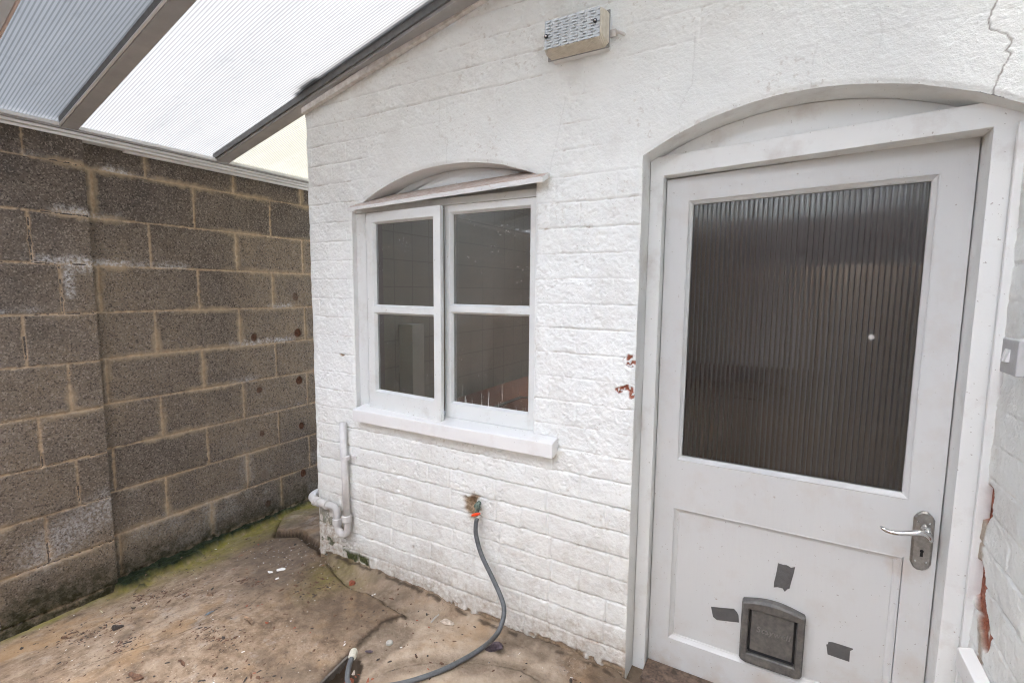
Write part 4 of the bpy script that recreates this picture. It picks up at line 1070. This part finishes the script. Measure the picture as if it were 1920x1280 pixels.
# clear joint strip between two sheets further out
js = rbox(XE, XT, -.955, -.915, .030, .034).build('joint_strip', simple('clear_joint_strip', (.62, .66, .70), .3, 0, .05, 20), roof)
rbox(XE, XT, -.914, -.907, .026, .034).build('joint_edge', simple('pinkish_joint_edge', (.62, .50, .46), .4, 0, .05, 20), js)
vb = rbox(XE, XT,   .026, .094, 0, .040).build('verge_bar', M_bar, roof, .002)
rbox(XE, XT, .016, .0255, .012, .040).build('verge_gasket', M_gasket, vb)
bt = MB()
for x_ in (WL+.004, .3, 1.0, XT):
    za = ztop(x_)-.008; bt.v += [(x_, -.024, za), (x_, -.003, za), (x_, -.003, za+.026+.006*(x_+.4)), (x_, -.024, za+.026+.006*(x_+.4))]
bt.f = [(4*i+k, 4*i+(k+1) % 4, 4*i+4+(k+1) % 4, 4*i+4+k) for i in range(3) for k in range(4)]+[(0, 1, 2, 3), (12, 13, 14, 15)]
bt.build('wall_batten', M_batten, roof, .002)
def sheet(y0, y1, mat): return rbox(-1.312, XT, y0, y1, .041, .049).build('roof_sheet', mat, roof)
ed = [(-5.159, -4.596, M_sheetclear), (-4.594, -4.031, M_sheetclear), (-4.029, -3.466, M_sheetclear), (-3.464, -2.901, M_sheetb), (-2.899, -2.336, M_sheetb), (-2.334, -1.771, M_sheetclear), (-1.769, -1.206, M_sheetclear), (-1.204, -.607, M_sheetb), (-.606, .060, M_sheet)]  # out-of-view sheets added: clear for more light, dim to darken pane reflections
for y0, y1, m_ in ed: sheet(y0, y1, m_)
rbox(-1.312, WL+.02, .061, 1.5, .041, .049).build('roof_sheet', M_sheetc, roof)
rbox(-.44, XT, -.004, .12, .0565, .066).build('lead_flashing', M_lead, roof)
rbox(-.38, -.26, -.018, -.0045, .0567, .064).build('flashing_edge', simple('grey_leaf_litter', (.30, .27, .24), .8, 0, .3, 40), roof)
# eaves channel resting on the block wall
def ebox(s0, s1, d0, d1, z0, z1, mb=None):
    mb = mb or MB()
    return mb.hexa([wpt(s0, d0, z0), wpt(s1, d0, z0), wpt(s1, d1, z0), wpt(s0, d1, z0), wpt(s0, d0, z1), wpt(s1, d0, z1), wpt(s1, d1, z1), wpt(s0, d1, z1)])
ebox(-4.6, 2.0, -.10, .055, 2.0005, 2.012).build('eaves_board', M_barw, roof, .002)
ec = ebox(-4.6, 2.0, .020, .075, 2.0125, 2.024); ec.build('eaves_channel', M_barw, roof, .002)
ebox(-4.6, 2.0, .040, .092, 2.0245, 2.031).build('eaves_rail', M_bar, roof, .001)
ebox(-4.6, 2.0, .055, .100, 2.0315, 2.046).build('eaves_lip', M_barw, roof, .001)
ebox(-4.6, 2.0, -.12, -.02, 2.025, 2.085).build('eaves_back', M_barw, roof, .001)
s_0 = (-.374-YB)/math.cos(AL)
tag(MB().tube([wpt(s_0, .012, 1.999), wpt(1.9, .012, 1.999)], .010, 12).build('sealant_bead', M_barw, None, smooth=True), 'white foam rod running along the top of the block wall', 'rod')
# block wall trim over the pier edge
wd = thing('weed', 'tiny bright green weed sprouting at the top of the block wall', 'weed', (-1.27, .5, 2.0)); lfm = MB()
q = atX(541, 346, -1.265)
for a in range(7):
    t = a*.9; d = Vector((math.cos(t)*.4+.3, math.sin(t), .35)).normalized(); sd_ = d.cross(Vector((0, 0, 1))).normalized()
    p0 = Vector(q); p1 = p0+d*.010+sd_*.005; p2 = p0+d*.020; p3 = p0+d*.010-sd_*.005; up_ = Vector((0, 0, .0012))
    lfm.hexa([p0, p1, p2, p3, p0+up_, p1+up_, p2+up_, p3+up_])
lfm.build('leaves', M_green, wd)

gwm = Mat('unseen_wall_brick'); gwm.set(Roughness=.9)
_br = gwm.node('ShaderNodeTexBrick'); _c = gwm.node('ShaderNodeCombineXYZ'); _s = gwm.node('ShaderNodeSeparateXYZ')
gwm.l.new(gwm.geo, _s.inputs[0]); gwm.l.new(_s.outputs[0], _c.inputs[0]); gwm.l.new(_s.outputs[2], _c.inputs[1]); gwm.l.new(_c.outputs[0], _br.inputs['Vector'])
for _k, _v in (('Scale', 1), ('Brick Width', .225), ('Row Height', .075), ('Mortar Size', .006)): _br.inputs[_k].default_value = _v
for _k, _v in (('Color1', (.22, .10, .065, 1)), ('Color2', (.16, .08, .055, 1)), ('Mortar', (.3, .25, .2, 1))): _br.inputs[_k].default_value = _v
gwm.l.new(_br.outputs['Color'], gwm.b.inputs['Base Color'])
tag(MB().box(-1.6, 2.6, -5.2, -5.0, -.35, 2.3).build('unseen_rear_wall', gwm.m), kind='structure')  # unseen wall added to darken pane reflections and hold back front light
# ================================================================== LOOSE THINGS ON THE FLOOR
def lump(px, py, size, flat, mat, name, label, cat, seed, lift=.35, stretch=1., rot=0., group=None):
    import bmesh
    r = random.Random(seed); p = atZ(px, py, 0)
    for _ in range(6): p = atZ(px, py, fz(p.x, p.y)+size*flat*lift)
    bm = bmesh.new(); bmesh.ops.create_icosphere(bm, subdivisions=3, radius=1)
    ph = [r.uniform(0, 6) for _ in range(9)]
    for v in bm.verts:
        c = v.co.copy()
        k = 1+.22*math.sin(3.1*c.x+ph[0])*math.sin(2.7*c.y+ph[1])+.16*math.sin(6*c.z+ph[2]+3*c.x)+.10*math.sin(9*c.x+ph[3])*math.sin(8*c.y+ph[4])+r.uniform(-.05, .05)
        x, y, z = c.x*k*size*stretch, c.y*k*size/stretch, c.z*k*size*flat
        v.co = (x*math.cos(rot)-y*math.sin(rot), x*math.sin(rot)+y*math.cos(rot), z)
    me = bpy.data.meshes.new(name); bm.to_mesh(me); bm.free(); me.materials.append(mat)
    for f in me.polygons: f.use_smooth = (r.random() < .0)
    o = bpy.data.objects.new(name, me); o.location = p; C.objects.link(o); return tag(o, label, cat, group)
def leaf(px, py, L, W, mat, name, label, cat, seed, rot, curl=.5, group=None):
    r = random.Random(seed); p = atZ(px, py, 0)
    for _ in range(6): p = atZ(px, py, fz(p.x, p.y)+.003)
    mb = MB(); n = 10; m = 5
    for b in (0, 1):
        for i in range(n+1):
            t = i/n; w = W*math.sin(PI*min(1, t*.92+.06))**.8*(1+.25*math.sin(9*t+seed)); 
            for j in range(m):
                s = j/(m-1)*2-1
                x = (t-.5)*L; y = s*w/2+L*.08*math.sin(3*t+seed); z = .004*curl*abs(s)+.006*curl*math.sin(4*t+seed)*.5+.002+b*.0008+r.uniform(-.0005, .0005)*(1-b)
                mb.v.append((p.x+x*math.cos(rot)-y*math.sin(rot), p.y+x*math.sin(rot)+y*math.cos(rot), p.z+z))
    N = (n+1)*m
    for i in range(n):
        for j in range(m-1):
            a = i*m+j; mb.f += [(a, a+m, a+m+1, a+1), (N+a, N+a+1, N+a+m+1, N+a+m)]
    for i in range(n):
        for j in (0, m-1):
            a = i*m+j; mb.f.append((a, a+m, N+a+m, N+a))
    return tag(mb.build(name, mat, None), label, cat, group)
lump(220, 1176, .017, .55, M_leafd, 'soil_clod', 'black crumpled clod lying below the pier end', 'clod', 3, stretch=1.25, rot=.6)
leaf(121, 1195, .030, .016, M_leaf, 'dead_leaf', 'reddish dead leaf near the foot of the pier', 'leaf', 4, .2)
leaf(393, 1150, .036, .011, M_blue, 'plastic_shard', 'blue-grey shard lying alone mid floor', 'shard', 5, 1.2, .4)
leaf(466, 1167, .055, .022, M_bark, 'dead_leaf', 'curled tan dead leaf, widest leaf in the middle of the floor', 'leaf', 6, -.2, 1.3)
leaf(463, 1161, .028, .010, simple('tan_leaf', (.34, .22, .14), .8), 'wood_splinter', 'pale tan splinter resting by the curled leaf', 'splinter', 26, .5, 1.2)
leaf(340, 1245, .040, .012, M_leaf, 'bark_chip', 'dark red bark chip at the front of the floor', 'bark chip', 7, .15, 1.1)
lump(395, 1113, .014, .6, M_bark, 'soil_clod', 'small brown clod straight behind the blue shard', 'clod', 8, stretch=1.1)
leaf(500, 1168, .016, .008, M_brick, 'brick_crumb', 'orange crumb just beside the curled leaf', 'crumb', 9, .4, .8)
lump(507, 1072, .010, .3, M_paper, 'plaster_flake', 'small white flake nearest the mossy wall', 'flake', 10, stretch=1.5, group='white flakes by the wall corner')
lump(527, 1067, .015, .3, M_paper, 'plaster_flake', 'largest white flake, angular, on the damp floor', 'flake', 11, stretch=1.3, rot=.5, group='white flakes by the wall corner')
lump(520, 1084, .007, .35, M_paper, 'plaster_flake', 'tiny white flake in front of the two bigger flakes', 'flake', 12, group='white flakes by the wall corner')
q = atZ(730, 1197, 0); zq = fz(q.x, q.y)
MB().tube([(q.x, q.y, zq), (q.x, q.y, zq+.003), (q.x, q.y, zq+.007), (q.x, q.y, zq+.008)], [.0135, .0135, .012, .008], 18).build('bottle_cap', M_cap)
tag(bpy.data.objects['bottle_cap'], 'small round dull metal cap on the concrete near the hose', 'cap')
leaf(692, 1222, .030, .014, M_purple, 'slate_chip', 'purple chip close to the hose connector', 'chip', 14, .7, .2)
lump(925, 1212, .026, .5, M_purple, 'slate_lump', 'dark purple lump half under the hose by the wall', 'stone', 15, stretch=1.2, rot=.3)
lump(670, 1256, .021, .5, M_stone, 'mortar_lump', 'long pale crusty mortar lump beside the hose end', 'stone', 16, stretch=1.55, rot=1.2)
lump(838, 1166, .020, .35, M_stone, 'stone', 'flat tan stone at the wall foot beside a grey twig', 'stone', 17, stretch=1.4, rot=.2)
a, b = atZ(808, 1166, .012), atZ(823, 1151, .020)
tag(MB().tube([a, a.lerp(b, .5)+Vector((0, 0, .002)), b], [.003, .0035, .0025], 8).build('twig', simple('grey_twig', (.42, .40, .36), .8)), 'short pale twig leaning on the flat stone', 'twig')
lump(660, 1092, .014, .6, M_brick, 'brick_crumb', 'red brick crumb on the floor near the house corner', 'crumb', 18)
lump(655, 1278, .016, .6, M_brick, 'brick_crumb', 'red brick crumb down in the hole beside the timber edging', 'crumb', 19)
leaf(190, 1147, .030, .004, simple('straw', (.5, .46, .3), .7), 'straw', 'short pale straw on the floor beside the pier base', 'straw', 20, .15, .1)
leaf(255, 1270, .06, .025, M_leaf, 'dead_leaf', 'dark brown ragged leaf at the bottom edge of the floor', 'leaf', 27, .5, 1.4)
leaf(250, 1140, .022, .008, M_leafd, 'bark_chip', 'dark chip lying between the straw and the black clod', 'bark chip', 28, .6, .8)
leaf(590, 1118, .020, .008, M_leafd, 'bark_chip', 'dark chip midway between the white flakes and brick crumb', 'bark chip', 29, 1.0, .8)
# weathered board holding the slab's edge
p0, p1 = Vector((.2555, -.425, 0)), Vector((.300, -.80, 0))
n_ = Vector((p1.y-p0.y, -(p1.x-p0.x), 0)).normalized()*-.010
eb = MB().hexa([tuple(p+Vector((0, 0, z))) for z in (-.075, -.006) for p in (p0, p1, p1+n_, p0+n_)])
tag(eb.build('edging_board', M_board, None, .002), 'dark weathered board edging the concrete slab by the hose end', 'board')
# crumbs too many to count
def grit(name, n, mat, smin, smax, seed, where, label):
    r = random.Random(seed); mb = MB()
    while n > 0:
        x, y = where(r)
        if x < -1.22 or (y > -.03 and x > -.43): continue
        z = fz_fast(x, y); s = r.uniform(smin, smax)*(1 if r.random() < .85 else 1.7); t = r.uniform(0, PI); st = r.uniform(1, 2.6); f = r.uniform(.2, .5)
        c, q = math.cos(t), math.sin(t)
        P = [(1, 0, 0), (.3, .8, 0), (-.8, .5, 0), (-.7, -.6, 0), (.4, -.8, 0), (.1, .0, 1)]
        P = [(a*s*st*r.uniform(.7, 1.2), b*s*r.uniform(.7, 1.2), d*s*f+.0) for a, b, d in P]
        mb.add([(x+a*c-b*q, y+a*q+b*c, z+d-.0003) for a, b, d in P], [(0, 1, 5), (1, 2, 5), (2, 3, 5), (3, 4, 5), (4, 0, 5), (4, 3, 2, 1, 0)]); n -= 1
    return tag(mb.build(name, mat, None, recalc=False), label, 'debris', kind='stuff')
gx_ = np.arange(-1.42, 1.36, .02); gy_ = np.arange(-1.2, .9, .02); gu, gv_ = np.meshgrid(gx_, gy_, indexing='ij'); GZ = floor_h(gu, gv_, None)
def fz_fast(x, y):
    i = min(max((x+1.42)/.02, 0), len(gx_)-1.001); j = min(max((y+1.2)/.02, 0), len(gy_)-1.001); a, b = int(i), int(j); i -= a; j -= b
    return float((GZ[a, b]*(1-i)+GZ[a+1, b]*i)*(1-j)+(GZ[a, b+1]*(1-i)+GZ[a+1, b+1]*i)*j)
any_ = lambda r: (r.uniform(-1.2, 1.15), r.uniform(-1.0, .1))
near = lambda r: (r.gauss(-.55, .28), r.gauss(-.02, .09))
cl = [(rnd.uniform(-1.0, .3), rnd.uniform(-.9, -.15)) for _ in range(16)]
def clus(r): c = cl[r.randrange(16)]; return r.gauss(c[0], .045), r.gauss(c[1], .03)
grit('brown_crumbs', 1100, M_leaf, .0018, .0058, 1, lambda r: clus(r) if r.random() < .45 else any_(r), 'dark brown crumbs of leaf and soil strewn over the floor')
grit('black_crumbs', 650, M_leafd, .0016, .0055, 2, lambda r: clus(r) if r.random() < .4 else any_(r), 'blackish specks of soil strewn over the floor')
grit('white_grit', 330, M_paper, .001, .0028, 3, lambda r: near(r) if r.random() < .45 else any_(r), 'white paint specks scattered over the floor')
grit('red_crumbs', 120, M_brick, .0018, .005, 4, lambda r: (r.uniform(.26, .42), r.uniform(-.75, -.42)) if r.random() < .6 else any_(r), 'red brick crumbs mostly in the hole by the timber edging')

# ================================================================== LIGHT
w = bpy.data.worlds.new('World'); sc.world = w; w.use_nodes = True
nt = w.node_tree; bg = nt.nodes['Background']
sky = nt.nodes.new('ShaderNodeTexSky'); sky.sky_type = 'NISHITA'; sky.sun_disc = False
EL, AZ = math.radians(68), math.radians(200)
sky.sun_elevation = EL; sky.sun_rotation = AZ; sky.air_density = 1.0; sky.dust_density = 3.0; sky.ozone_density = 1.0
hs_ = nt.nodes.new('ShaderNodeHueSaturation'); hs_.inputs['Saturation'].default_value = .78
nt.links.new(sky.outputs[0], hs_.inputs['Color']); nt.links.new(hs_.outputs[0], bg.inputs['Color'])
bg.inputs['Strength'].default_value = .15
sd_ = bpy.data.lights.new('sun', 'SUN'); sd_.energy = 1.5; sd_.angle = math.radians(40); sd_.color = (1, .995, .985)
so = bpy.data.objects.new('sun', sd_); C.objects.link(so)
dirv = Vector((math.sin(AZ)*math.cos(EL), math.cos(AZ)*math.cos(EL), math.sin(EL)))
so.rotation_euler = dirv.to_track_quat('Z', 'Y').to_euler(); so.location = (0, -4, 6)
sc.view_settings.view_transform = 'Standard'; sc.view_settings.look = 'None'
sc.view_settings.exposure = 3.70; sc.view_settings.gamma = 1; sc.view_settings.use_curve_mapping = False
sc.render.engine = 'CYCLES'
cy = sc.cycles; cy.max_bounces = 10; cy.diffuse_bounces = 6; cy.glossy_bounces = 4; cy.transmission_bounces = 6; cy.transparent_max_bounces = 12
cy.filter_width = 1.05; cy.use_denoising = True; cy.sample_clamp_indirect = 8; cy.caustics_reflective = False; cy.caustics_refractive = False
